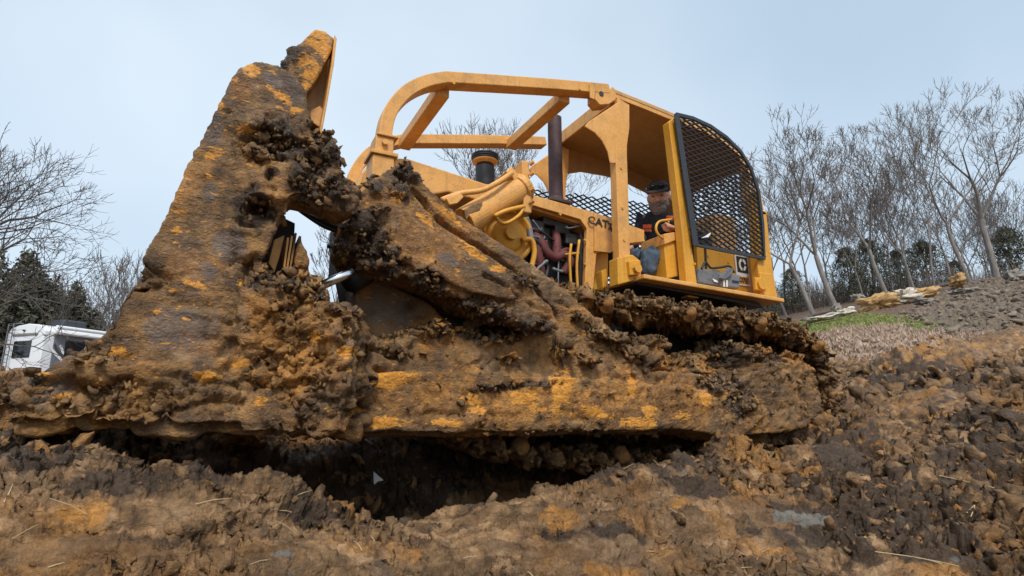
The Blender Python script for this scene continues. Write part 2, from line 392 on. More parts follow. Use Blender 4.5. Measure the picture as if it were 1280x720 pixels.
def ground():
    # one polar sheet round the camera's foot: fine where it is near, coarse at the horizon
    az_c = math.atan2(FH[1], FH[0]); half = R(50)
    fine = np.linspace(-half, half, 1000); co_ = np.linspace(half, 2*math.pi-half, 50)[1:-1]
    az = np.concatenate([fine, co_])+az_c
    rad = np.concatenate([np.linspace(.02, .9, 8)[:-1], .9*np.exp(np.linspace(0, math.log(9/.9), 560))[:-1], 9*np.exp(np.linspace(0, math.log(60/9), 170))[:-1], 60*np.exp(np.linspace(0, math.log(900/60), 26))])
    A, Rr = np.meshgrid(az, rad); x = (Rr*np.cos(A)).ravel(); y = (Rr*np.sin(A)).ravel(); z = gheight(x, y)
    co = np.stack([x, y, z], 1).astype(np.float32); r = Rr.ravel(); isf = np.abs(((A.ravel()-az_c+math.pi) % (2*math.pi))-math.pi) < half+.01
    na, nr = len(az), len(rad)
    i = np.arange(nr-1)[:, None]*na; j = np.arange(na)[None]; j2 = (j+1) % na
    F = np.stack([i+j, i+j2, i+na+j2, i+na+j], -1).reshape(-1, 4)
    me = np_mesh('ground', co, F)
    near = (1-sst(7, 22, r)).astype(np.float32)
    px, py, _ = proj(co)
    P3 = co.copy()
    # smeared wet banks: under the middle foreground, and low left
    smear = patches(co, [(700, 690, 210, 45), (920, 645, 130, 45, 15), (60, 690, 150, 34), (380, 700, 110, 36), (560, 660, 80, 30), (1150, 705, 90, 20), (640, 640, 120, 22), (160, 640, 110, 20), (1160, 500, 70, 16), (1030, 560, 50, 14)], .25, 91)*near
    rough = np.clip(.85+.8*fbm(P3*.9, 51, 3)+.2*sst(3, 6, x), .35, 1.35)*(1-.8*smear)*(1-.45*patches(co, [(150, 600, 240, 60)], .2, 92)*near)
    s = np.clip(r/3.2, .8, 3.5)[:, None]                       # far clods are only seen when larger
    w = np.stack([perlin(P3*3, 61), perlin(P3*3+5, 62), perlin(P3*3+9, 63)], 1)*.12
    d = (.10*fbm(P3*1.3, 64, 3)+.055*fbm(P3*3.3, 65, 3))*np.clip(r/3, .6, 3)
    for k, (sc, a) in enumerate(((2.2, .10), (4.6, .075), (9, .04))):
        f1, f2, h = worley((P3+w)*sc+k, 70+k); fade = 1-sst(60/sc, 200/sc, r)
        d = d+fade*rough*a*(np.clip(1-f1*f1*1.5, 0, 1)*(h > .25)*(.4+.6*h)-.1)
    # long ledges left by the tracks, running beside the machine
    q = (P3+w*.8)*np.array([.9, 3.6, 3.6]); d = d+.055*np.clip(rough, .3, 1)*terrace(fbm(q, 80, 3), 3.5)*2*(1-sst(5, 12, r))
    drag = fbm((P3+w*.4)*np.array([1.3, 15, 15]), 88, 3); d = d+.045*drag*smear*(1-sst(4, 7, r))+.014*drag*(1-sst(4, 7, r))
    d = d*(.25+.75*near)*np.clip(1.2-.4*smear, 0, 1)
    # rubble bank on the right
    qx, qy, _ = proj(co)
    rub = patches(co, [(1235, 378, 85, 28, -8), (1190, 395, 70, 14)], .1, 93)*(r > 8)
    f1, f2, h = worley(P3*3.2, 95); d = d+rub*(.55*np.sqrt(np.clip(1-f1*f1*2, 0, 1))*h*.5+.25)
    # machine tracks pressed into the bank in the right foreground
    n = normals(me); co2 = co+n*d.astype(np.float32)[:, None]; setco(me, co2); n = normals(me)
    w2 = np.stack([perlin(co2*15, 164), perlin(co2*15+5, 165), perlin(co2*15+9, 166)], 1)*.02; rr = np.clip(rough, .22, 2)
    d = np.zeros(len(co))
    for k, (sc, a) in enumerate(((5.5, .026), (10, .030), (19, .024), (36, .013))):
        v, e, h = facets((co2+w2)*sc*np.array([1, 1, 1.3]), 84+k); fade = 1-sst(80/sc, 220/sc, r); d = d+fade*rr*a*(v*.8-(1-sst(0, .22, e))*.45)
    co2 = co2+n*d[:, None].astype(np.float32); setco(me, co2); n = normals(me)
    v, e, h = facets(co2*56, 96); fd = (rr*.005*(v-.6*(1-sst(0, .18, e)))+fine_disp(co2, rr, .8, 99))*(1-sst(4, 8, r))
    co2 = co2+n*fd[:, None].astype(np.float32); setco(me, co2)
    z0 = np.zeros(len(co), np.float32)
    attr(me, 'dk', patches(co, [(470, 600, 130, 45), (700, 575, 200, 25), (1150, 470, 90, 20), (1230, 560, 60, 60), (1100, 640, 120, 60), (40, 560, 80, 20), (150, 600, 60, 20), (1060, 560, 50, 20), (740, 660, 60, 12), (1200, 690, 90, 20), (880, 600, 60, 10), (300, 575, 120, 22)], .6, 101)*near)  # spots under the arm paint the hollow's shade into the soil; others dark mud
    attr(me, 'og', patches(co, [(880, 560, 90, 16), (1000, 530, 30, 10), (1105, 600, 22, 12), (1240, 600, 25, 14), (510, 700, 26, 12), (770, 705, 35, 12), (1150, 440, 60, 18), (590, 590, 20, 12), (850, 625, 12, 8), (220, 575, 40, 12), (1180, 520, 40, 14), (700, 640, 30, 10), (420, 640, 16, 8), (960, 690, 30, 8), (1010, 580, 24, 8), (100, 640, 40, 12)], .6, 102)*near)
    attr(me, 'slate', patches(co, [(1000, 643, 40, 9, 8), (350, 708, 14, 6)], .25, 103)*near)
    attr(me, 'grass', patches(co, [(1070, 403, 95, 9, -6), (1130, 397, 32, 7)], .25, 104)*(r > 7)*(r < 40))
    attr(me, 'straw', patches(co, [(1090, 425, 80, 17, -4), (1160, 412, 60, 9)], .3, 105)*(r > 5)*(r < 22))
    attr(me, 'rubble', rub)
    attr(me, 'leaf', (sst(17, 24, r+3*fbm(P3*.3, 106, 2))).astype(np.float32))
    pass
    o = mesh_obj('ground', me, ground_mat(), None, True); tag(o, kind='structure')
    return co2, normals(me), rough, r, isf, smear, rub
def ground_mat():
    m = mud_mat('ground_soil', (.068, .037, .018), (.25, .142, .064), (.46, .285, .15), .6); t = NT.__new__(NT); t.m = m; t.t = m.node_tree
    t.b = [n for n in t.t.nodes if n.type == 'BSDF_PRINCIPLED'][0]; t.tc = [n for n in t.t.nodes if n.type == 'TEX_COORD'][0].outputs['Object']
    l = t.b.inputs['Base Color'].links[0]; col = l.from_socket
    n = t.noise(1.6, 6, .7); n2 = t.noise(6, 6, .7)
    def lay(name, c1, c2, col, soft=.9, nn=n2):
        f = t.math('ADD', t.at(name), t.math('MULTIPLY', t.math('SUBTRACT', nn, .5), soft)); f = t.ramp(f, (.38, 0), (.58, 1))
        return t.mix(f, col, t.ramp(t.noise(17, 5, .7, off=3), (.3, c1), (.7, c2)))
    col = lay('leaf', (.085, .052, .034), (.19, .115, .075), col)
    col = lay('straw', (.28, .20, .14), (.48, .36, .27), col)
    col = lay('rubble', (.075, .055, .038), (.22, .165, .115), col, 1.4)
    col = lay('grass', (.09, .11, .03), (.20, .23, .06), col)
    col = lay('slate', (.11, .10, .085), (.20, .18, .15), col, 2.4)
    t.l(col, t.b.inputs['Base Color']); return m

GCO, GN, GR, GRAD, GF, GS, GRUB = ground()
def ground_crumbs():
    w = (GF & (GRAD > 1.2) & (GRAD < 9))*np.clip(GR, 0, 2)**2*np.clip(GRAD, 0, 9)**-.1; w = w*(1-.8*GS); w = w/w.sum(); n = 30000
    i = rng.choice(len(GCO), n, p=w); sz = .004*(6.**(rng.random(n)**2.2)); sz *= np.clip(GRAD[i]/3, .7, 2.2)
    pos = GCO[i]+GN[i]*(sz*.3)[:, None]; crumbs('mud_clods', pos, sz, M['soil'], None, 'loose brown mud clods strewn over the churned ground', 'mud clods', .022)
    # larger broken clods where the bank is rough
    NL = 7000; cl = np.clip(fbm(GCO*2.1, 140, 3)+.12, 0, 1)+np.clip(perlin(GCO*7, 141), 0, 1)*.3; w = (GF & (GRAD > 1.3) & (GRAD < 13))*np.clip(GR-.2, 0, 2)*cl**1.5*GRAD**.4; w = w/w.sum(); i = rng.choice(len(GCO), NL, p=w); sz = (.009+.042*rng.random(NL)**3.4)*np.clip(GRAD[i]/2.6, .7, 2.6)
    pos = GCO[i]; Vc, sc = pos, sz
    V = []; F = []; off = 0; pr = [jag(40+k) for k in range(12)]; Mx = rot_many(NL)
    for k in range(NL):
        A, B = pr[k % 12]; W = A@Mx[k].T*sc[k]; V.append(W+Vc[k]); F.append(B+off); off += len(A)
    tag(mesh_obj('mud_lumps', np_mesh('mud_lumps', np.concatenate(V), np.concatenate(F)), M['soil'], None, False), 'bigger broken lumps of dark and brown mud on the bank', 'mud lumps', kind='stuff')
ground_crumbs()
def rubble():
    i = rng.choice(np.where(GRUB > .4)[0], 1500); sz = .04+.13*rng.random(1500)**2.5; crumbs('rubble_stones', GCO[i], sz, M['stone'], None, 'grey brown broken stones covering the bank at the far right', 'rubble', .0)
M['stone'] = plain('grey_brown_stone', (.19, .145, .105), .9, 0, .5, .6, 5); rubble()
def straw_bits():
    bm = bmesh.new(); w = (GF & (GRAD > 1.5) & (GRAD < 7)); idx = np.where(w)[0]; pick = rng.choice(idx, 150)
    spots = [GCO[i] for i in pick]
    for k, p in enumerate(spots):
        a = random.uniform(0, 6.28); L = random.uniform(.02, .10)*(.6+np.linalg.norm(p)*.25); up = random.uniform(.0, .7); d = Vector((math.cos(a), math.sin(a), up)).normalized(); s = Vector((random.uniform(-.3, .3), random.uniform(-.3, .3), .2))
        p = Vector(p)+Vector((0, 0, .004)); tube(bm, [p, p+d*L*.5+s*L*.2, p+d*L], [.0016, .0014, .0007], 4)
    for a, b, c in (((1140, 595), (1180, 603), (1245, 618)), ((1095, 700), (1150, 708), (1180, 716)), ((1135, 706), (1170, 712), (1200, 719)), ((1210, 650), (1220, 640), (1215, 655))):
        q = [ghit(*v)+Vector((0, 0, .03)) for v in (a, b, c)]; tube(bm, curve(q, 4), .0017, 5)
    t = plain('dry_straw', (.50, .38, .20), .7)
    o = bm_obj('straw', bm, t); tag(o, 'pale dry straws and rootlets lying on the mud', 'straw', kind='stuff')
straw_bits()
def tufts(name, attrname, n, c1, c2, label, cat, h):
    me = bpy.data.objects['ground'].data; a = np.empty(len(me.vertices), np.float32); me.attributes[attrname].data.foreach_get('value', a)
    idx = np.where((a > .5) & GF)[0]; 
    if not len(idx): return
    w = GRAD[idx]**2; w /= w.sum(); i = rng.choice(idx, n, p=w); p = GCO[i]+rng.normal(0, .05, (n, 3))*np.array([1, 1, 0])
    L = h*(.4+.8*rng.random(n)); a1 = rng.random(n)*6.28; wd = .012+.02*rng.random(n); lean = rng.normal(0, .45, (n, 2))*L[:, None]
    b1 = p+np.stack([np.cos(a1)*wd, np.sin(a1)*wd, 0*wd-.01], 1); b2 = p-np.stack([np.cos(a1)*wd, np.sin(a1)*wd, 0*wd+.01], 1); tip = p+np.concatenate([lean, L[:, None]], 1)
    V = np.stack([b1, b2, tip], 1).reshape(-1, 3); t = NT(name); t.set(Base_Color=t.ramp(t.noise(4, 5, .7), (.3, c1), (.7, c2)), Roughness=.8)
    o = mesh_obj(name, np_mesh(name, V, np.arange(n*3).reshape(-1, 3)), t.m); tag(o, label, cat, kind='stuff')
tufts('grass', 'grass', 14000, (.13, .14, .035), (.32, .33, .10), 'patch of short bright green grass beyond the track', 'grass', .04)
tufts('dead_grass', 'straw', 12000, (.30, .21, .15), (.52, .39, .29), 'flattened pale pinkish dead grass below the green patch', 'dead grass', .07)
# ------------------------------------------------------------------ bulldozer
bull = empty('bulldozer', (2.6, 3.8, -.45), 'mud caked yellow crawler bulldozer with open canopy, mesh guards and raised blade', 'bulldozer')
C.view_layer.update()
def part(o, parent=None):
    """keeps the part where it was built while the thing's own origin is at its base"""
    o.parent = parent or bull; o.matrix_parent_inverse = (parent or bull).matrix_world.inverted() if (parent or bull) is bull else Matrix(); return o
def bpart(name, bm, mat, parent=None, **k): return part(bm_obj(name, bm, mat, None, **k), parent)
BY, AY, PY, FY = 2.45, 2.72, 3.3, 4.3          # blade end, push arm, near canopy posts, far canopy posts
blade = empty('blade'); part(blade)

def b_blade(bm):
    end = [(300, 84), (318, 77), (332, 76), (346, 80), (362, 90), (378, 104), (386, 122), (388, 150), (382, 185), (368, 235), (352, 268), (340, 300), (326, 330), (345, 345), (372, 352), (396, 352), (414, 368), (440, 380), (450, 420), (446, 470), (440, 520), (425, 543), (300, 546), (200, 541), (100, 532), (40, 528), (5, 520), (12, 497), (45, 468), (70, 452), (98, 440), (125, 420), (138, 405), (150, 372), (172, 332), (187, 308), (205, 275), (223, 238), (243, 182), (262, 148), (283, 108)]
    pprism(bm, end, BY+.02, BY+.17)
    # thick rear rib and the mud packed behind it
    pprism(bm, [(318, 140), (350, 120), (388, 150), (404, 176), (425, 192), (434, 214), (452, 236), (446, 262), (428, 268), (408, 258), (392, 250), (366, 244), (348, 262), (330, 262), (312, 220)], BY-.0, BY+.2, BY)
    pprism(bm, [(300, 352), (345, 354), (380, 360), (412, 372), (438, 390), (447, 430), (430, 520), (400, 545), (300, 540), (292, 440)], BY-.04, BY+.45, BY)
    for k in range(46):
        y = random.uniform(385, 548); x = random.uniform(424, 446 if y < 450 else 486); f = (x-424)/62; bmesh.ops.create_icosphere(bm, subdivisions=2, radius=random.uniform(.03, .085), matrix=Matrix.Translation(P(x, y, BY+.12+.24*f))@Matrix.Diagonal((1.2, 1, .8, 1)))
    for k in range(34):
        x = random.uniform(30, 430); bmesh.ops.create_icosphere(bm, subdivisions=2, radius=random.uniform(.018, .05), matrix=Matrix.Translation(P(x, 536+random.uniform(-8, 8), BY+random.uniform(0, .1)))@Matrix.Diagonal((1.8, 1, .7, 1)))
    pprism(bm, [(30, 480), (110, 448), (200, 455), (300, 440), (300, 530), (150, 530), (20, 522)], BY-.05, BY+.12, BY)
    # column of mud right of the slot
    pprism(bm, [(376, 290), (381, 305), (388, 322), (392, 350), (366, 352), (368, 320)], BY+.10, BY+.2, BY+.1)
o_bl, c1, n1, r1 = mudsolid('end_plate', None, b_blade, M['blade'], .0115, 1., .04,
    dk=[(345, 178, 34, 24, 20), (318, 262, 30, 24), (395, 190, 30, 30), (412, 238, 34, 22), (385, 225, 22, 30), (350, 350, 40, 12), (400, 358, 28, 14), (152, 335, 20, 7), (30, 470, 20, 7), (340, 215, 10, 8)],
    pt=[(318, 88, 12, 9), (336, 108, 9, 5, 40), (352, 121, 17, 6, 30), (371, 137, 10, 7), (266, 193, 14, 8), (262, 221, 9, 4, 20), (275, 132, 6, 7), (303, 159, 9, 6), (234, 258, 4, 8), (222, 288, 12, 4, 20), (245, 356, 16, 4, 20), (215, 362, 10, 3), (232, 400, 7, 4), (198, 388, 6, 3), (220, 303, 8, 3), (300, 352, 4, 6), (150, 440, 20, 8), (260, 470, 16, 6), (60, 470, 12, 5), (395, 420, 8, 8), (300, 455, 12, 6), (436, 440, 14, 8), (80, 495, 14, 5), (330, 500, 12, 5)],
    gr=[(268, 162, 11, 26, 15), (225, 415, 42, 30), (262, 340, 12, 10), (345, 97, 16, 10), (366, 108, 14, 22, -20), (290, 305, 20, 20), (50, 500, 12, 10), (75, 480, 22, 10, -20), (262, 240, 8, 14)],
    og=[(240, 330, 40, 20), (330, 400, 30, 40), (110, 480, 60, 14), (300, 110, 14, 16), (350, 470, 40, 16)], s=3, streak=.009, big=.6, rp=[(370, 450, 75, 95), (150, 500, 170, 28), (120, 440, 50, 16), (170, 345, 40, 12), (320, 180, 30, 20), (310, 330, 26, 20)])
part(o_bl, blade)
# smooth brown web between the clods
def slab(name, pix, Y0, Y1, mat, parent, bevel=.006, Yref=None, **k):
    bm = bmesh.new(); pprism(bm, pix, Y0, Y1, Yref); return bpart(name, bm, mat, parent, bevel=bevel, **k)
# curved moldboard, far end plate, cutting edge
bm = bmesh.new(); prof = [(300, 90), (262, 160), (225, 245), (190, 320), (160, 385), (110, 445), (60, 480), (25, 515)]; q = [P(x, y, BY+.1) for x, y in prof]
ring = []
for v in q: ring.append((v.x+.01, v.z))
prism(bm, [(x+.02, 0, z) for x, z in ring]+[(x+.11, 0, z-.02) for x, z in ring[::-1]], BY+.15, 5.35); bpart('moldboard', bm, M['blade'], blade)
bm = bmesh.new(); a = P(25, 515, BY+.1); prism(bm, [(a.x-.1, 0, a.z-.04), (a.x+.04, 0, a.z+.05), (a.x+.1, 0, a.z+.02), (a.x-.02, 0, a.z-.07)], BY+.2, 5.3); bpart('cutting_edge', bm, M['blade'], blade)
bm = bmesh.new(); pprism(bm, [(300, 84), (346, 80), (386, 122), (380, 190), (340, 300), (440, 400), (440, 540), (5, 520), (98, 440), (138, 405), (243, 182)], 5.3, 5.42, BY+.1); bpart('end_plate', bm, M['blade'], blade, bevel=.02)
# upright channel standing above the blade's corner
up = empty('corner_upright'); part(up, blade)
def b_fl(bm):
    pprism(bm, [(357, 74), (372, 54), (395, 31), (408, 34), (419, 43), (417, 57), (402, 86), (386, 112), (384, 135), (365, 118)], BY+.03, BY+.13, BY)
o_fl, c2, n2, r2 = mudsolid('flange', None, b_fl, M['blade'], .009, .32, .1, dk=[(368, 68, 12, 12), (352, 80, 10, 8)], pt=[(396, 40, 24, 16), (405, 60, 20, 22), (390, 92, 12, 22, 20), (380, 78, 8, 10)], s=8, smooth=1, big=.2)
part(o_fl, up)
slab('web', [(418, 50), (380, 108), (380, 156), (401, 166), (409, 110)], BY+.16, BY+.19, M['roofpaint'], up, 0)
slab('lip', [(418.5, 43), (421, 48), (417.5, 80), (409, 130), (402, 168), (399.5, 163), (406.5, 128), (414.5, 78)], BY+.02, BY+.17, M['yellow'], up, .003)
slab('gusset', [(386, 150), (388, 138), (400, 132), (405, 138), (401, 160)], BY+.10, BY+.20, M['yellow'], up, .004)
# plates seen in the slot
slab('rib_plate', [(345, 292), (359, 286), (352, 315), (346, 334), (338, 322)], BY+.20, BY+.23, M['yellow'], blade, .003, BY+.1)
for x0, x1, y0, y1 in ((361, 356, 292, 330), (366, 359, 290, 336), (371, 362, 286, 342), (376, 366, 290, 346)):
    slab('stiffener', [(x0, y0), (x0+2.4, y0+1), (x1+2.4, y1), (x1, y1)], BY+.16, BY+.34, M['soil'] if x0 > 370 else M['yellow'], blade, 0, BY+.1)
slab('back_plate', [(352, 250), (376, 262), (372, 352), (322, 345), (335, 290)], BY+.42, BY+.46, M['black'], blade, 0, BY+.2)
crumbs_on(None, [(o_bl, c1, n1, r1)], 3200, .0045, .032, M['mud'], 'mud_crumbs', 4.); part(bpy.data.objects['mud_crumbs'], blade)

# push arm along the track
def b_arm(bm):
    pprism(bm, [(380, 446), (470, 440), (560, 436), (640, 440), (700, 446), (790, 450), (817, 462), (882, 468), (918, 482), (950, 500), (962, 520), (930, 545), (902, 552), (850, 541), (740, 544), (640, 546), (540, 546), (420, 547), (380, 546)], AY+.03, AY+.32)
    pprism(bm, [(400, 470), (520, 462), (700, 470), (860, 482), (915, 500), (905, 546), (850, 537), (740, 540), (640, 541), (540, 541), (400, 541)], AY-.05, AY+.1)
    pprism(bm, [(905, 478), (935, 468), (968, 450), (1000, 452), (1019, 464), (1029, 484), (1028, 516), (1008, 534), (975, 542), (930, 547), (905, 550)], AY+.08, AY+.34)
    # long heap of mud lying on the arm
    pprism(bm, [(395, 450), (430, 412), (470, 420), (520, 405), (560, 412), (620, 425), (690, 400), (740, 424), (790, 446), (812, 466), (700, 470), (500, 470), (400, 470)], AY+.04, AY+.3)
arm_pt = [(470, 474, 40, 12), (505, 470, 20, 10), (447, 478, 18, 10), (450, 500, 22, 14), (592, 500, 18, 8), (600, 512, 16, 5), (655, 497, 20, 11), (672, 508, 14, 8), (745, 515, 24, 7, 15), (790, 478, 5, 20, -10), (800, 530, 30, 8), (560, 528, 20, 5), (480, 530, 26, 7), (700, 490, 20, 30), (880, 500, 8, 10), (850, 520, 12, 6), (810, 512, 10, 8), (420, 520, 20, 8), (945, 500, 8, 6)]
o_arm, c3, n3, r3 = mudsolid('push_arm', None, b_arm, M['blade'], .012, .8, .2,
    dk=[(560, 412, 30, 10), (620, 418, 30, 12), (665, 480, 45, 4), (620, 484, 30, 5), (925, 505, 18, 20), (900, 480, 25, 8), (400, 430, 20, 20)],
    pt=arm_pt, og=[(620, 505, 240, 30), (800, 500, 120, 30), (460, 490, 70, 40)], s=21, big=.6, streak=.008)
part(o_arm)
crumbs_on(None, [(o_arm, c3, n3, r3)], 2600, .0045, .03, M['mud'], 'arm_crumbs'); part(bpy.data.objects['arm_crumbs'], o_arm)
bpy.data.objects['arm_crumbs'].name = 'mud_crumbs'
far = o_arm.copy(); COL.objects.link(far); far.matrix_parent_inverse = o_arm.matrix_parent_inverse; far.location.y += 2.25

# raised diagonal brace
def b_br(bm):
    pprism(bm, [(487, 210), (500, 203), (524, 222), (555, 254), (600, 287), (650, 319), (690, 347), (735, 386), (786, 430), (806, 458), (760, 458), (718, 438), (662, 414), (602, 400), (560, 378), (497, 352), (457, 340), (434, 326), (424, 305), (430, 275), (447, 242), (466, 224)], AY+.06, AY+.36)
    pprism(bm, [(436, 286), (448, 252), (474, 232), (500, 236), (530, 262), (556, 284), (590, 306), (625, 328), (655, 350), (690, 384), (700, 412), (660, 406), (600, 388), (560, 366), (500, 342), (455, 332), (430, 308)], AY-.10, AY+.2)
    pprism(bm, [(444, 280), (470, 248), (500, 256), (560, 300), (640, 352), (650, 376), (600, 370), (500, 325), (450, 316)], AY-.135, AY)
o_br, c4, n4, r4 = mudsolid('tilt_brace', None, b_br, M['blade'], .0105, .75, .1,
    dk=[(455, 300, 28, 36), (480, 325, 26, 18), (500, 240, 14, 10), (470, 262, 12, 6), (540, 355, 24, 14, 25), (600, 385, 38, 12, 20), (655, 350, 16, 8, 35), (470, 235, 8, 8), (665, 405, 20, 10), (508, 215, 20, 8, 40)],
    pt=[(500, 246, 12, 8), (530, 272, 14, 5, 30), (590, 315, 20, 4, 30), (622, 336, 10, 5), (585, 305, 14, 3, 30), (560, 268, 30, 4, 38)], gr=[(560, 325, 14, 8, 30)],
    og=[(540, 300, 70, 40), (480, 250, 30, 15), (720, 400, 60, 20)], s=33, big=.4,
    groove=[(((498, 214), (520, 236), (555, 277), (590, 300), (625, 322), (650, 342), (672, 360), (700, 395)), .022, .05), (((590, 352), (620, 366), (655, 390), (690, 400)), .015, .03)], streak=.007)
part(o_br)
crumbs_on(None, [(o_br, c4, n4, r4)], 1500, .0045, .028, M['mud'], 'brace_crumbs'); part(bpy.data.objects['brace_crumbs'], o_br); bpy.data.objects['brace_crumbs'].name = 'mud_crumbs'
# plain slab of the brace's lower mount and the mud round it
def b_sl(bm): pprism(bm, [(446, 352), (470, 344), (492, 343), (503, 358), (540, 374), (570, 405), (600, 420), (575, 450), (445, 450)], AY+.16, AY+.4, AY+.1)
o_sl, c5, n5, r5 = mudsolid('brace_mount', None, b_sl, M['blade'], .012, .3, .12, gr=[(485, 380, 40, 30)], og=[(560, 400, 20, 12)], dk=[(590, 410, 20, 20)], s=41, big=.5); part(o_sl)
def b_lump(bm):
    for (x, y, r, Y) in ((725, 398, .08, 2.78), (748, 412, .09, 2.76), (770, 428, .08, 2.76), (790, 442, .08, 2.76), (808, 456, .07, 2.78), (700, 436, .08, 2.74), (740, 450, .07, 2.74), (640, 446, .07, 2.74), (610, 412, .14, 2.95), (650, 425, .12, 2.9), (700, 420, .13, 2.95), (590, 435, .12, 2.9), (745, 440, .09, 2.95), (545, 430, .1, 2.85), (430, 430, .13, 2.75), (450, 455, .12, 2.8), (500, 440, .1, 2.8)):
        c = P(x, y, Y); bmesh.ops.create_icosphere(bm, subdivisions=2, radius=r, matrix=Matrix.Translation(c)@Matrix.Diagonal((1.25, 1, .8, 1)))
o_lp, c6, n6, r6 = mudsolid('packed_mud', None, b_lump, M['mud'], .012, 1., .8, dk=[(618, 412, 22, 14), (680, 430, 20, 10)], og=[(545, 392, 12, 8), (660, 440, 60, 14)], s=45); part(o_lp)

# hoses, rod and the black guard seen in the gap by the blade
bm = bmesh.new(); tube(bm, curve([P(352, 240, 2.75), P(380, 259, 2.8), P(405, 276, 2.85), P(432, 286, 2.9), P(470, 290, 3.0)], 6), .022, 10); bpart('hydraulic_hose', bm, M['rubber'], smooth=True)
bm = bmesh.new(); tube(bm, curve([P(360, 250, 2.85), P(384, 268, 2.9), P(408, 283, 2.95), P(436, 292, 3.0)], 6), .016, 10); bpart('hydraulic_hose', bm, M['rubber'], smooth=True)
cyl = empty('tilt_cylinder'); part(cyl)
bm = bmesh.new(); tube(bm, [P(404, 356, 2.60), P(424, 347, 2.60), P(441, 339, 2.60)], .021, 20); bpart('piston_rod', bm, M['chrome'], cyl, smooth=True)
bm = bmesh.new(); tube(bm, [P(436, 352, 2.85), P(480, 330, 2.95)], .062, 16); bpart('barrel', bm, M['rubber'], cyl, smooth=True)
slab('radiator_guard', [(414, 288), (440, 284), (470, 300), (560, 360), (660, 400), (660, 450), (440, 450), (420, 350), (412, 346)], 3.3, 3.34, M['black'], None, .004)

# hull, hood and engine
bm = bmesh.new(); a = P(470, 225, 3.5); box(bm, (1.15, 3.55, .0), (4.4, 4.2, .45)); bpart('hull', bm, M['engine'], bevel=.02)
HX0 = P(452, 250, 3.5).x
hood = empty('hood'); part(hood)
HY, HF = 3.5, 4.2
slab('hood_top', [(446, 235), (452, 216), (462, 203), (478, 196), (510, 198), (560, 214), (640, 240), (668, 250), (800, 296), (800, 303), (668, 262), (640, 262), (560, 240), (500, 250), (452, 262)], HY, HF, M['yellow'], hood, .012)
slab('nose_panel', [(441, 244), (452, 214), (480, 210), (520, 240), (520, 330), (445, 330)], HY+.005, HF-.01, M['yellow'], hood, .01)
slab('side_rail', [(664, 246), (742, 268), (800, 292), (800, 306), (770, 305), (764, 312), (742, 318), (737, 372), (727, 372), (730, 288), (722, 276), (664, 259)], HY-.04, HY, M['yellow'], hood, .005, HY)
slab('name_panel', [(738, 268), (800, 290), (800, 304), (772, 307), (758, 318), (738, 316)], HY-.055, HY-.042, M['yellow'], hood, .003, HY)
def text_obj(name, s, loc, size, mat, parent, ex=.0015, rot=(90, 0, 0), bold=.0, shear=0, sx=1.):
    cu = bpy.data.curves.new(name, 'FONT'); cu.body = s; cu.size = size; cu.extrude = ex; cu.offset = bold; cu.shear = shear; cu.align_x = 'CENTER'; cu.align_y = 'CENTER'
    t = link(bpy.data.objects.new(name, cu)); t.rotation_euler = [R(v) for v in rot]; t.location = loc; t.scale = (sx, 1, 1); C.view_layer.update()
    me = evaluated(t); me.transform(t.matrix_world); bpy.data.objects.remove(t)
    o = mesh_obj(name, me, mat); return part(o, parent)
a, b = P(739, 277, HY-.058), P(758, 282, HY-.058); c = (a+b)/2
ang = math.degrees(math.atan2(b.z-a.z, b.x-a.x))
text_obj('name_lettering', 'CAT', (P(748, 278, HY-.06)), .088, M['engine'], hood, rot=(90, -ang, 0), bold=.002, sx=1.15)
text_obj('name_lettering', '7E', (P(765, 284.5, HY-.06)), .085, M['engine'], hood, rot=(90, -ang, 0), bold=.002)
bm = bmesh.new(); tube(bm, [P(764, 287, HY-.06), P(764, 287, HY+.1)], .02, 12); bpart('latch_hole', bm, M['black'], hood)
eng = empty('engine'); part(eng)
slab('block', [(640, 262), (735, 285), (735, 385), (600, 370)], HY+.12, HF-.05, M['engine'], eng, .02, HY)
slab('firewall', [(727, 290), (735, 290), (733, 380), (725, 380)], HY+.02, HF-.05, M['engine'], eng, 0, HY)
bm = bmesh.new()
for k, (x, y, s) in enumerate(((668, 285, .07), (684, 276, .06), (700, 285, .07), (712, 300, .06), (676, 330, .07), (705, 335, .06), (692, 262, .05))):
    c = P(x, y, HY+.1); bm = bmesh.new(); box(bm, (c.x-s, HY+.06, c.z-s*.8), (c.x+s, HY+.2, c.z+s*.8)); bpart('cylinder_head', bm, M['engine'], eng, bevel=.012)
bm = bmesh.new(); tube(bm, curve([P(664, 288, HY+.08), P(674, 300, HY+.04), P(684, 316, HY+.02), P(694, 322, HY+.02), P(706, 318, HY+.02), P(712, 328, HY+.02), P(704, 342, HY+.04)], 5), [.036]*31, 14); tube(bm, curve([P(662, 290, HY+.08), P(672, 318, HY+.04), P(676, 345, HY+.06)], 4), .04, 14); tube(bm, curve([P(694, 290, HY+.1), P(696, 304, HY+.05), P(695, 322, HY+.03)], 4), .035, 12)
bpart('exhaust_manifold', bm, M['red'], eng, smooth=True)
for xs in (((714, 305), (712, 325), (714, 360)), ((724, 300), (721, 330), (722, 362))):
    bm = bmesh.new(); tube(bm, curve([P(x, y, HY-.02) for x, y in xs], 4), .011, 8); bpart('fuel_line', bm, M['yellow2'], eng, smooth=True)
bm = bmesh.new(); tube(bm, [P(706, 318, HY-.01), P(724, 316, HY-.01)], .008, 8); bpart('fuel_line', bm, M['yellow2'], eng)
bm = bmesh.new(); tube(bm, curve([P(657, 272, HY), P(661, 285, HY), P(664, 300, HY-.02)], 4), .025, 10); tube(bm, [P(655, 268, HY), P(657, 262, HY)], .03, 10); bpart('oil_filler', bm, M['greytrim'], eng, smooth=True)
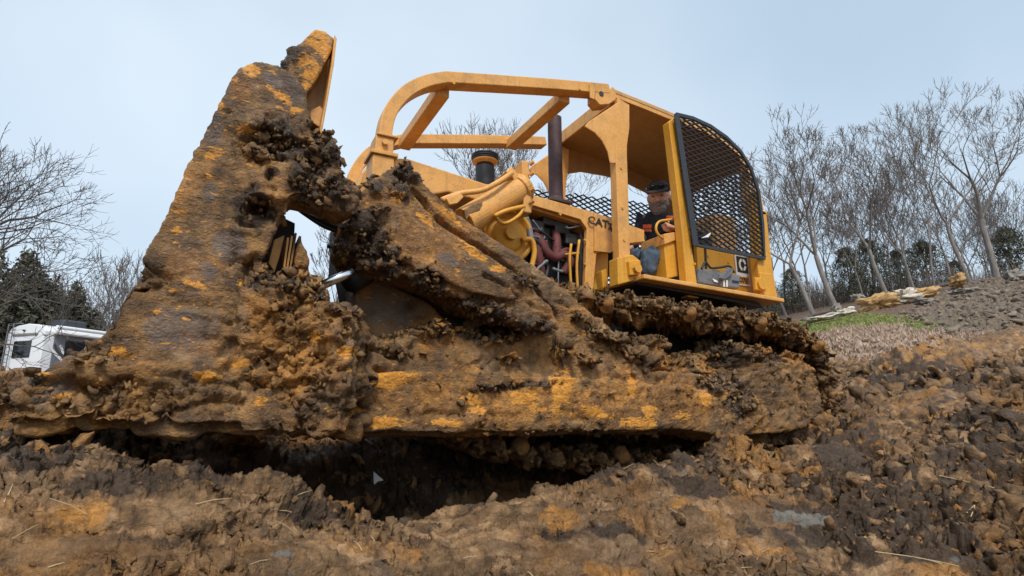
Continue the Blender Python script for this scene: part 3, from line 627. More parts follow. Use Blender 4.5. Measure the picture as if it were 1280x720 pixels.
# round yellow housing with rim
fan = empty('fan_housing'); part(fan)
c = P(633, 295, HY+.02); bm = bmesh.new()
def disc(bm, c, prof, n=40):
    rings = [[bm.verts.new((c.x+r*math.cos(2*math.pi*k/n), c.y+y, c.z+r*math.sin(2*math.pi*k/n))) for k in range(n)] for r, y in prof]
    for A, B in zip(rings, rings[1:]):
        for k in range(n): bm.faces.new((A[k], A[(k+1) % n], B[(k+1) % n], B[k]))
    bm.faces.new(rings[0]); bm.faces.new(rings[-1][::-1])
disc(bm, c, [(.01, -.05), (.10, -.06), (.125, -.03), (.13, -.01), (.17, -.02), (.18, -.045), (.205, -.045), (.212, -.02), (.212, .2), (.01, .2)]); bpart('housing', bm, M['yellow2'], fan, smooth=True)
bm = bmesh.new(); tube(bm, [c+Vector((0, -.1, 0)), c+Vector((0, -.05, 0))], .05, 18)
bpart('hub', bm, M['yellow2'], fan, smooth=False)
bm = bmesh.new(); tube(bm, curve([P(652, 300, HY-.05), P(664, 300, HY-.05), P(668, 315, HY-.05), P(664, 335, HY-.05)], 5), .02, 12); bpart('coolant_pipe', bm, M['yellow2'], fan, smooth=True)
# hydraulic lift cylinder with its cap and pipes
lc = empty('lift_cylinder'); part(lc); LY = 3.28
bm = bmesh.new(); A, B = P(580, 278, LY-.02), P(648, 238, LY+.03); d = (B-A).normalized(); tube(bm, [A, B], .098, 30); bpart('barrel', bm, M['yellow'], lc, smooth=False, bevel=.004)
for f in bpy.data.objects[:]: pass
bm = bmesh.new(); tube(bm, [B-d*.01, B+d*.02, B+d*.03, B+d*.07], [.112, .112, .118, .09], 24); beam(bm, B+d*.02+Vector((0, -.02, .19)), B+d*.02+Vector((.02, -.02, -.2)), .12, .06, (1, 0, 0)); bpart('end_cap', bm, M['yellow'], lc, bevel=.01)
bm = bmesh.new()
for z in (.14, .06, -.06, -.15):
    q = B+d*.06+Vector((0, -.09, z)); bm = bmesh.new(); tube(bm, [q, q+Vector((0, -.03, 0))+d*.02], .016, 6); bpart('bolt', bm, M['yellow'], lc)
bm = bmesh.new(); tube(bm, curve([P(552, 250, LY-.1), P(575, 242, LY-.12), P(602, 238, LY-.12), P(622, 228, LY-.1), P(640, 216, LY-.05)], 6), .018, 12); bpart('pipe', bm, M['yellow'], lc, smooth=True)
bm = bmesh.new(); tube(bm, curve([P(618, 270, LY-.1), P(634, 263, LY-.12), P(655, 258, LY-.1)], 5), .016, 10); tube(bm, curve([P(655, 258, LY-.1), P(648, 270, LY-.1), P(630, 279, LY-.08), P(612, 268, LY-.05), P(604, 290, LY)], 5), .013, 10); bpart('pipe', bm, M['yellow2'], lc, smooth=True)
slab('trunnion', [(558, 248), (575, 240), (580, 246), (572, 254), (562, 256)], LY-.16, LY-.1, M['yellow'], lc, .005)
slab('cylinder_bracket', [(632, 214), (640, 208), (652, 222), (663, 236), (667, 256), (661, 262), (656, 246), (646, 228)], LY-.04, LY+.14, M['yellow'], lc, .008)
slab('mud_smear', [(580, 262), (590, 256), (604, 252), (600, 262), (588, 268), (583, 275)], LY-.115, LY-.09, M['soil'], lc, .004)
# air pre-cleaner
ac = empty('air_precleaner'); part(ac); c = P(606, 228, 3.75)
def lathe(bm, c, prof, n=32, k_=1.0):
    rings = [[bm.verts.new((c.x+r*math.cos(2*math.pi*k/n), c.y+r*math.sin(2*math.pi*k/n), c.z+z)) for k in range(n)] for r, z in prof]
    for A, B in zip(rings, rings[1:]):
        for k in range(n): bm.faces.new((A[k], A[(k+1) % n], B[(k+1) % n], B[k]))
    bm.faces.new(rings[0][::-1]); bm.faces.new(rings[-1])
bm = bmesh.new(); lathe(bm, c, [(.075, -.12), (.08, 0), (.074, .01), (.078, .06), (.074, .065), (.078, .11), (.073, .12), (.07, .15)]); bpart('rubber_sleeve', bm, M['rubber'], ac, smooth=True)
bm = bmesh.new(); lathe(bm, c, [(.07, .148), (.10, .165), (.102, .176), (.06, .177)]); bpart('tray', bm, M['yellow'], ac)
bm = bmesh.new(); lathe(bm, c, [(.09, .178), (.106, .18), (.106, .19), (.098, .192), (.108, .198), (.108, .208), (.099, .21), (.108, .215), (.106, .226), (.06, .235), (.01, .238)]); bpart('cap', bm, M['rubber'], ac)
bm = bmesh.new(); lathe(bm, c, [(.11, -.20), (.11, -.06), (.085, -.05)]); bpart('base', bm, M['yellow'], ac)
# exhaust stack
ex = empty('exhaust_stack'); part(ex); c = P(695, 250, 3.75); top = P(695, 148, 3.75)
bm = bmesh.new(); lathe(bm, c, [(.068, -.12), (.066, .0), (.060, .02), (.060, top.z-c.z), (.050, top.z-c.z+.002)]); bpart('pipe', bm, M['exhaust'], ex, smooth=False)
bm = bmesh.new(); box(bm, (c.x-.11, c.y-.09, c.z-.045), (c.x+.11, c.y+.09, c.z-.018)); bpart('flange', bm, M['exhaust'], ex, bevel=.006)

for k in range(14):
    bm = bmesh.new(); x, y = random.uniform(664, 724), random.uniform(268, 330); q = [P(x, y, HY+.03)]
    for j in range(3): q.append(q[-1]+Vector((random.uniform(-.12, .12), random.uniform(-.02, .02), random.uniform(-.16, .06))))
    tube(bm, curve(q, 5), random.uniform(.006, .016), 8); bpart('engine_hose', bm, M[random.choice(['rubber', 'engine', 'greytrim', 'red'])], eng, smooth=True)
for (x, y, Y) in ((664, 256, HY-.04), (700, 268, HY-.04), (731, 300, HY-.04), (731, 330, HY-.04), (731, 355, HY-.04), (567, 104, PY-.058), (725, 112, PY-.058), (776, 210, PY-.06), (778, 260, PY-.06), (780, 300, PY-.06), (862, 290, PY-.06), (868, 330, PY-.06), (885, 320, PY+.10), (910, 328, PY+.10)):
    bm = bmesh.new(); q = P(x, y, Y); tube(bm, [q+Vector((0, -.008, 0)), q+Vector((0, .01, 0))], .011, 6); bpart('bolt', bm, M['yellow2'])
# canopy: two sweeps with cross tubes, posts, roof
def cpy(o, dy): 
    n = o.copy(); COL.objects.link(n); n.location.y += dy; return n
DY = FY-PY
sp = curve([P(x, y, PY) for x, y in ((478, 186), (480, 165), (484, 148), (493, 132), (508, 117), (530, 106), (555, 101))], 4)+[P(x, y, PY) for x, y in ((620, 105), (690, 109.5), (757, 115))]
bm = bmesh.new(); sweep_rect(bm, sp, .115, .085); sw = bpart('sweep', bm, M['yellow'], None, bevel=.006); cpy(sw, DY)
foot = empty('sweep_foot'); part(foot)
F = P(476, 200, PY)
bm = bmesh.new(); box(bm, (F.x-.055, PY-.07, F.z-.02), (F.x+.06, PY+.07, F.z+.13)); bpart('socket', bm, M['yellow'], foot, bevel=.006)
bm = bmesh.new(); box(bm, (F.x-.085, PY-.10, F.z-.005), (F.x+.085, PY+.10, F.z+.02)); bpart('flange', bm, M['yellow'], foot, bevel=.004)
bm = bmesh.new(); box(bm, (F.x-.07, PY-.085, F.z-.15), (F.x+.065, PY+.085, F.z-.006)); bpart('pedestal', bm, M['yellow'], foot, bevel=.008)
bm = bmesh.new(); box(bm, (F.x-.05, PY-.085, F.z+.13), (F.x+.085, PY+.075, F.z+.145)); bpart('collar', bm, M['yellow'], foot, bevel=.004)
bm = bmesh.new(); tube(bm, [(F.x+.0, PY-.095, F.z+.085), (F.x+.0, PY-.06, F.z+.085)], .018, 12); bpart('bolt', bm, M['yellow'], foot)
for ch in list(foot.children):
    cpy(ch, DY-.14)
for (x, y) in ((556, 108), (709, 117)):
    a = P(x, y, PY); bm = bmesh.new(); beam(bm, (a.x, PY+.04, a.z-.01), (a.x, FY-.04, a.z-.01), .10, .085); bpart('cross_tube', bm, M['yellow'], None, bevel=.006)
bm = bmesh.new(); a = P(503, 205, FY); beam(bm, (F.x, 3.5, F.z-.05), (F.x, FY, F.z-.05), .1, .1); bpart('nose_bar', bm, M['yellow'], None, bevel=.006)
slab('hinge_plate', [(737, 104), (740, 102), (744, 112), (743, 124), (738, 122)], PY-.07, PY-.058, M['yellow'], None, .002)
slab('hinge_bracket', [(744, 112), (752, 108), (760, 113), (766, 108), (770, 112), (770, 124), (762, 130), (750, 131), (744, 124)], PY-.055, PY+.055, M['yellow'], None, .006)
bm = bmesh.new(); q = P(752, 117, PY-.06); tube(bm, [q, q+Vector((0, .13, 0))], .022, 12); bpart('hinge_pin', bm, M['black'])
# posts
def post(name, pts, w=.13, mat='yellow', parent=None):
    bm = bmesh.new(); pprism(bm, pts, PY-.06, PY+w-.06, PY-.06); return bpart(name, bm, M[mat], parent, bevel=.006)
fp = empty('front_post'); part(fp)
post('tube', [(772, 122), (787, 131), (787, 160), (784, 182), (784, 194), (788, 320), (774, 322), (770, 200), (770, 150)], .08, 'yellow', fp)
post('gusset', [(772, 128), (770, 204), (763, 204), (760, 190), (753, 176), (744, 166), (731, 158), (736, 152)], .012, 'yellow', fp)
slab('foot', [(772, 322), (791, 318), (801, 326), (802, 348), (784, 353), (773, 356)], PY-.09, PY+.02, M['yellow2'], fp, .008)
slab('foot_block', [(786, 326), (800, 325), (801, 343), (788, 344)], PY-.12, PY-.09, M['yellow2'], fp, .006)
bm = bmesh.new(); q = P(795, 336, PY-.12); tube(bm, [q, q+Vector((0, -.03, 0))], .035, 8); bpart('bolt', bm, M['yellow2'], fp)
for ch in list(fp.children):
    if not ch.name.startswith(('foot', 'bolt')): cpy(ch, DY-.1)
mp = empty('middle_post'); part(mp)
post('tube', [(836, 152), (844, 146), (851, 200), (861, 280), (874, 373), (860, 371), (851, 274), (842, 200)], .08, 'yellow2', mp)
rp = empty('rear_post'); part(rp)
post('tube', [(945, 240), (952, 262), (958, 266), (966, 336), (972, 374), (952, 371), (947, 330)], .08, 'yellow2', rp)
post('cap', [(948, 262), (959, 264), (960, 269), (949, 268)], .13, 'yellow2', rp)
slab('foot', [(950, 340), (966, 342), (973, 374), (951, 371)], PY-.07, PY+.0, M['yellow2'], rp, .008)
slab('foot_block', [(944, 346), (957, 348), (958, 364), (945, 362)], PY-.10, PY-.07, M['yellow2'], rp, .006)
bm = bmesh.new(); q = P(951, 355, PY-.10); tube(bm, [q, q+Vector((0, -.02, 0))], .05, 20); bpart('bolt', bm, M['yellow2'], rp)
# roof
roof = empty('canopy_roof'); part(roof)
rpth = [P(x, y, PY) for x, y in ((768, 117), (806, 132), (845, 148), (878, 160), (903, 174), (924, 192), (938, 214), (947, 240), (951, 262))]
bm = bmesh.new(); sweep_rect(bm, rpth, .012, .07); rim = part(bm_obj('edge_beam', bm, M['yellow']), roof); bmo = cpy(rim, DY)
bm = bmesh.new(); sweep_rect(bm, [Vector((p.x, (PY+FY)/2, p.z+.012)) for p in rpth[:-3]], DY+.02, .02); bpart('roof_plate', bm, M['roofpaint'], roof)
a = rpth[0]; bm = bmesh.new(); box(bm, (a.x-.02, PY, a.z-.09), (a.x+.0, FY, a.z+.025)); bpart('front_beam', bm, M['yellow'], roof, bevel=.004)
# deep side plate arching on the far side and the far screen
slab('side_plate', [(768, 117), (845, 148), (903, 174), (938, 214), (951, 262), (951, 330), (936, 330), (934, 260), (922, 225), (900, 195), (870, 178), (845, 168), (810, 160), (790, 162), (779, 185), (777, 240), (768, 240)], FY-.02, FY, M['roofpaint'], roof, 0, PY)
# front corner gusset of the far side
# expanded metal
def expanded(name, poly, o, ux, uz, la, sa, mat, parent, hole=None):
    """diamond mesh in the plane (o, ux, uz) inside polygon poly given in plane coordinates"""
    def inside(p, q):
        c = False; n = len(q)
        for i in range(n):
            (x1, y1), (x2, y2) = q[i], q[(i+1) % n]
            if (y1 > p[1]) != (y2 > p[1]) and p[0] < (x2-x1)*(p[1]-y1)/(y2-y1)+x1: c = not c
        return c
    xs = [p[0] for p in poly]; ys = [p[1] for p in poly]; nrm = ux.cross(uz).normalized(); V = []; Fc = []
    i0, i1 = int(min(xs)/la)-1, int(max(xs)/la)+2; j0, j1 = int(min(ys)/sa)-1, int(max(ys)/sa)+2
    for i in range(2*i0, 2*i1):
        for j in range(2*j0, 2*j1):
            if (i+j) % 2: continue
            for sx in (1, -1):
                a = (i*la/2, j*sa/2); b = ((i+sx)*la/2, (j+1)*sa/2); m = ((a[0]+b[0])/2, (a[1]+b[1])/2)
                if not inside(m, poly) or (hole and inside(m, hole)): continue
                A = o+ux*a[0]+uz*a[1]; B = o+ux*b[0]+uz*b[1]; w = uz*.0052+nrm*.006; th = nrm*.002-uz*.0016; k = len(V)
                for q in (A, B):
                    for s1, s2 in ((-1, -1), (1, -1), (1, 1), (-1, 1)): V.append(q+w*s1+th*s2)
                Fc += [(k, k+1, k+5, k+4), (k+1, k+2, k+6, k+5), (k+2, k+3, k+7, k+6), (k+3, k, k+4, k+7)]
    o_ = mesh_obj(name, np_mesh(name, np.array([tuple(v) for v in V]), np.array(Fc)), mat); return part(o_, parent)
sc_ = empty('side_screen'); part(sc_); SY = PY-.085
spx = [(845, 143), (866, 148), (888, 158), (908, 172), (926, 190), (939, 212), (948, 240), (953, 280), (955, 323), (910, 314), (868, 306), (856, 230)]
pl = [P(x, y, SY) for x, y in spx]; o0 = Vector((0, SY, 0)); ux = Vector((1, 0, 0)); uz = Vector((0, 0, 1))
expanded('expanded_metal', [(p.x, p.z) for p in pl], o0, ux, uz, .105, .048, M['mesh'], sc_)
bm = bmesh.new(); q = pl+[pl[0]]; sweep_rect(bm, q, .02, .030); bpart('frame', bm, M['mesh'], sc_)
slab('frame_edge', [(843, 142), (849, 143), (874, 308), (867, 307)], SY-.022, SY-.014, M['mesh'], sc_, .002)
rs = empty('rear_screen'); part(rs); RX = P(951, 300, PY).x-.06
def RP(x, y): return PX(x, y, RX)
w1, w2, w3, w4 = RP(865, 240), RP(918, 217), RP(931, 282), RP(868, 282)
zt = (w1.z+w2.z)/2; zb = (w3.z+w4.z)/2; ya, yb = min(w2.y, w3.y), max(w1.y, w4.y)
bm = bmesh.new(); zt2 = rpth[-4].z; zt = min(zt, zt2-.03); box(bm, (rpth[-4].x, PY+.03, zt2-.004), (RX+.02, FY-.03, zt2+.012))
box(bm, (RX, PY+.02, zb-.02), (RX+.02, ya, zt2)); box(bm, (RX, min(yb, FY-.04), zb-.02), (RX+.02, FY-.02, zt2)); box(bm, (RX+.001, ya, zt), (RX+.021, min(yb, FY-.04), zt2)); bpart('frame', bm, M['roofpaint'], rs)
expanded('expanded_metal', [(0, 0), (yb-ya, 0), (yb-ya, zt-zb), (0, zt-zb)], Vector((RX+.03, ya, zb)), Vector((0, 1, 0)), uz, .105, .048, M['mesh'], rs)
fs = empty('far_side_screen'); part(fs)
dk_z = P(800, 352, PY).z
expanded('expanded_metal', [(rpth[0].x-.25, dk_z), (RX, dk_z), (RX, rpth[3].z-.3), (rpth[0].x-.25, rpth[0].z-.5)], Vector((0, FY+.03, 0)), ux, uz, .105, .048, M['mesh'], fs)
bm = bmesh.new(); box(bm, (rpth[0].x+.75, FY, dk_z), (rpth[0].x+.80, FY+.02, rpth[2].z-.2)); bpart('upright', bm, M['black'], fs)
# deck / fender plate with its worn front edge
deck = empty('fender_deck'); part(deck)
a, b = P(805, 348, 3.1), P(981, 378, 3.1)
bm = bmesh.new(); prism(bm, [(a.x, 0, a.z), (b.x, 0, b.z), (b.x, 0, b.z+.035), (a.x, 0, a.z+.035)], 3.1, 3.62); bpart('plate', bm, M['yellow'], deck, bevel=.008)
bm = bmesh.new(); prism(bm, [(a.x+.02, 0, a.z-.02), (b.x-.15, 0, b.z-.04), (b.x-.2, 0, b.z-.002), (a.x+.02, 0, a.z-.002)], 3.2, 3.6); bpart('underside', bm, M['engine'], deck)
bm = bmesh.new(); box(bm, (a.x+.1, 3.5, -.1), (b.x-.1, 4.1, a.z-.01)); bpart('transmission_case', bm, M['engine'])
bm = bmesh.new(); prism(bm, [(a.x, 0, a.z), (b.x, 0, b.z), (b.x, 0, b.z+.035), (a.x, 0, a.z+.035)], 4.1, 4.75); bpart('plate', bm, M['yellow'], deck, bevel=.008)
# cab interior
cab = empty('operator_station'); part(cab)
slab('battery_box', [(871, 306), (900, 312), (946, 322), (946, 371), (873, 358)], PY+.10, PY+.14, M['yellow2'], cab, .004, PY+.1)
bm = bmesh.new(); q = P(883, 310, PY+.09); prism(bm, [tuple(P(x, y, PY+.09)) for x, y in ((881, 308), (883, 308), (885, 358), (883, 358))], PY+.09, PY+.1); bpart('seam', bm, M['engine'], cab)
slab('console', [(829, 295), (846, 292), (848, 345), (834, 348)], PY+.05, PY+.3, M['yellow2'], cab, .006, PY+.05)
slab('console_lid', [(828, 293), (847, 290), (848, 299), (829, 306)], PY+.03, PY+.32, M['yellow'], cab, .004, PY+.05)
bm = bmesh.new(); tube(bm, curve([P(x, y, PY+.05) for x, y in ((829, 298), (822, 292), (820, 284), (824, 277), (834, 275), (845, 274), (852, 276))], 4), .0105, 10); tube(bm, curve([P(x, y, PY+.08) for x, y in ((836, 276), (836, 285), (840, 291), (848, 292))], 4), .009, 10); bpart('grab_rail', bm, M['yellow2'], cab, smooth=True)
bm = bmesh.new(); s0 = P(830, 345, 3.75); box(bm, (s0.x-.2, 3.5, dk_z), (s0.x+.28, 4.05, P(828, 332, 3.75).z)); box(bm, (s0.x+.24, 3.5, dk_z), (s0.x+.36, 4.05, dk_z+.62)); bpart('seat', bm, M['black'], cab, bevel=.03)
bm = bmesh.new(); q = P(905, 274, 3.7); box(bm, (RX-.32, PY+.16, dk_z), (RX-.03, FY-.06, zb+.02)); bpart('fuel_tank', bm, M['roofpaint'], cab, bevel=.06)
slab('dash', [(744, 322), (752, 312), (770, 312), (770, 360), (742, 360)], 3.6, 4.1, M['yellow2'], cab, .01, 3.5)
slab('pedal', [(752, 338), (758, 336), (760, 358), (754, 360)], 3.42, 3.5, M['yellow2'], cab, .004, 3.42)
# maker's plate on the battery box
dc = empty('decal'); part(dc, cab); DYY = PY+.095
slab('backing', [(917.5, 317.5), (934.5, 320.5), (938, 358.5), (921.5, 356)], DYY-.004, DYY, M['offwhite'], dc, 0, DYY)
slab('black_square', [(919.5, 320), (933, 322.4), (935, 342.5), (921.5, 340)], DYY-.0065, DYY-.0042, M['black'], dc, 0, DYY)
slab('orange_square', [(922, 345), (935.5, 346.8), (936.8, 355.8), (923, 354)], DYY-.0065, DYY-.0042, M['yellow'], dc, 0, DYY)
c = (P(919.5, 320, DYY)+P(935, 342.5, DYY))/2; bm = bmesh.new()
rr = [(0.044, .018)]
def arcC(bm, c, r0, r1, a0, a1, y0, y1, sx=.82, n=24):
    pts = [(c.x+sx*r1*math.cos(R(a0+(a1-a0)*k/n)), 0, c.z+r1*math.sin(R(a0+(a1-a0)*k/n))) for k in range(n+1)]+[(c.x+sx*r0*math.cos(R(a1+(a0-a1)*k/n)), 0, c.z+r0*math.sin(R(a1+(a0-a1)*k/n))) for k in range(n+1)]
    prism(bm, pts, y0, y1)
arcC(bm, c, .032, .058, 100, 260, DYY-.009, DYY-.0067); arcC(bm, c, .032, .058, -78, -12, DYY-.009, DYY-.0067); arcC(bm, c, .032, .058, 12, 78, DYY-.009, DYY-.0067)
bpart('emblem', bm, M['offwhite'], dc)
text_obj('model_lettering', 'D7E', P(929.3, 350.6, DYY-.008), .062, M['engine'], dc, rot=(90, 4, 0), bold=.002)

# tracks
trk = empty('track'); part(trk)
TY0, TY1 = 3.02, 3.5
ppx = [(700, 372), (760, 378), (830, 386), (900, 396), (960, 405), (1000, 417), (1022, 437), (1036, 470), (1037, 505), (1022, 540), (990, 562)]
tp = curve([P(x, y, TY0) for x, y in ppx], 5)
low = [Vector((p.x, TY0, p.z)) for p in tp]; e = low[-1]; x0 = low[0].x
loop = [Vector((1.2, TY0, .35)), Vector((1.6, TY0, .56))]+low+[Vector((e.x-.4, TY0, e.z-.08)), Vector((e.x-1.0, TY0, e.z-.02)), Vector((2.4, TY0, -.30)), Vector((1.6, TY0, -.22)), Vector((1.1, TY0, -.05)), Vector((1.0, TY0, .17))]
# even steps round the loop
L = [0]; lp = loop+[loop[0]]
for a, b in zip(lp, lp[1:]): L.append(L[-1]+(b-a).length)
NS = 44; step = L[-1]/NS
def at_len(s):
    s %= L[-1]
    for i in range(len(L)-1):
        if L[i] <= s <= L[i+1]: return lp[i].lerp(lp[i+1], (s-L[i])/max(L[i+1]-L[i], 1e-6))
shoes = []
for v in range(4):
    def b_sh(bm, v=v):
        box(bm, (-step*.48, 0, -.03), (step*.48, TY1-TY0, .012)); box(bm, (-step*.46, 0, 0), (-step*.30, TY1-TY0, .085)); box(bm, (-.04, .10, -.09), (.06, .36, 0))
        for _ in range(3):
            bmesh.ops.create_icosphere(bm, subdivisions=2, radius=random.uniform(.03, .05), matrix=Matrix.Translation((random.uniform(-.08, .08), random.uniform(-.015, .05), random.uniform(-.04, .04))))
    bm = bmesh.new(); b_sh(bm); me, co = remeshed(bm, .011, 2); n = normals(me); rg = np.full(len(co), .9, np.float32)
    co = co+n*(mud_disp(co+v*9, rg, .75, 50+v, .6))[:, None].astype(np.float32); setco(me, co); n = normals(me); co = co+n*fine_disp(co+v*9, rg, .8, 60+v)[:, None].astype(np.float32); setco(me, co)
    attr(me, 'dk', np.zeros(len(co))); attr(me, 'og', .45*(perlin(co*9, 4) > .15)); me.name = 'track_shoe'; me.materials.append(M['mud']); me.polygons.foreach_set('use_smooth', np.ones(len(me.polygons), bool)); shoes.append(me)
mids = np.array([tuple(v) for v in loop]); cen = Vector(mids.mean(0))
for k in range(NS):
    a, b, c0 = at_len((k-.3)*step), at_len((k+.3)*step), at_len(k*step); d = (b-a).normalized(); outw = Vector((-d.z, 0, d.x)); outw = outw if outw.dot(c0-cen) > 0 else -outw
    Mx = Matrix((d, Vector((0, 1, 0)), outw)).transposed().to_4x4()
    if Mx.determinant() < 0: Mx = Matrix((-d, Vector((0, 1, 0)), outw)).transposed().to_4x4()
    o = bpy.data.objects.new('track_shoe', shoes[k % 4]); COL.objects.link(o); o.parent = trk; o.matrix_parent_inverse = Matrix(); Mx.translation = c0+outw*.022+Vector((0, random.uniform(-.045, -.015), 0)); o.matrix_basis = Mx
# note: trk sits at the parent's origin with inverse applied
def b_frame(bm):
    prism(bm, [(1.3, 0, -.1), (1.4, 0, .3), (1.8, 0, .36), (3.0, 0, .30), (4.0, 0, .22), (4.65, 0, .1), (4.8, 0, -.15), (4.4, 0, -.30), (2.4, 0, -.15)], 3.22, 3.42)
    # roller bracket, gray lump and packed mud toward the sprocket
    pprism(bm, [(798, 416), (826, 413), (839, 419), (838, 452), (815, 470), (795, 455)], 3.02, 3.3)
    pprism(bm, [(770, 440), (800, 436), (846, 446), (900, 452), (900, 500), (780, 500)], 3.0, 3.3)
    pprism(bm, [(846, 440), (866, 436), (884, 442), (880, 462), (850, 462)], 3.12, 3.3)
    pprism(bm, [(890, 436), (916, 424), (940, 427), (976, 440), (1004, 440), (1020, 458), (1030, 490), (1022, 530), (980, 556), (900, 552), (885, 480)], 3.0, 3.35)
    pprism(bm, [(905, 520), (975, 520), (1015, 530), (1008, 556), (900, 566)], 2.9, 3.35)
o_tf, c7, n7, r7 = mudsolid('track_frame', None, b_frame, M['mud'], .0125, .9, .7, dk=[(905, 440, 24, 14), (960, 452, 20, 14), (865, 470, 16, 6)], og=[(840, 466, 30, 8), (975, 470, 10, 8), (950, 465, 8, 12)], gr=(), s=55, big=.7)
part(o_tf, trk)
def b_belt(bm):
    pts = [(p.x, 0, p.z) for p in low]; n = len(pts); inn = []
    for i in range(n):
        d = (low[min(i+1, n-1)]-low[max(i-1, 0)]).normalized(); o = Vector((d.z, 0, -d.x)); inn.append((low[i].x+o.x*.05, 0, low[i].z+o.z*.05))
    for i in range(n-1): prism(bm, [pts[i], pts[i+1], inn[i+1], inn[i]], TY0+.02, TY1-.02)
    for i in range(0, n, 1):
        for _ in range(2):
            r = random.uniform(.025, .055); bmesh.ops.create_icosphere(bm, subdivisions=1, radius=r, matrix=Matrix.Translation((low[i].x+random.uniform(-.05, .05), TY0+random.uniform(-.01, .06), low[i].z+random.uniform(-.06, .045))))
o_bt, c8, n8, r8 = mudsolid('packed_mud', None, b_belt, M['mud'], .011, 1., .95, og=[(700, 372, 40, 20), (820, 385, 60, 8), (960, 410, 20, 8)], dk=[(1000, 440, 20, 16), (900, 412, 40, 8)], s=57, big=.6, smooth=1); part(o_bt, trk)
def b_crest(bm):
    for (x, y, r) in ((672, 352, .07), (690, 360, .07), (706, 366, .06), (722, 372, .06), (740, 376, .05), (680, 375, .08), (715, 388, .07), (755, 378, .045), (775, 377, .05)):
        bmesh.ops.create_icosphere(bm, subdivisions=2, radius=r, matrix=Matrix.Translation(P(x, y, 3.02))@Matrix.Diagonal((1.3, 1, .8, 1)))
o_cr, c9, n9, r9 = mudsolid('packed_mud', None, b_crest, M['mud'], .010, 1., .95, og=[(680, 345, 14, 20), (720, 370, 40, 10)], s=58, big=.8); part(o_cr, trk)
crumbs_on(None, [(0, c7, n7, r7), (0, c8, n8, r8), (0, c9, n9, r9), (0, c6, n6, r6)], 3600, .005, .034, M['mud'], 'track_crumbs', 1.); part(bpy.data.objects['track_crumbs'], trk); bpy.data.objects['track_crumbs'].name = 'mud_crumbs'
bm = bmesh.new(); lo = [(p.x, 0, p.z) for p in loop]; prism(bm, lo, 4.45, 4.9); bpart('far_track_belt', bm, M['mud'])
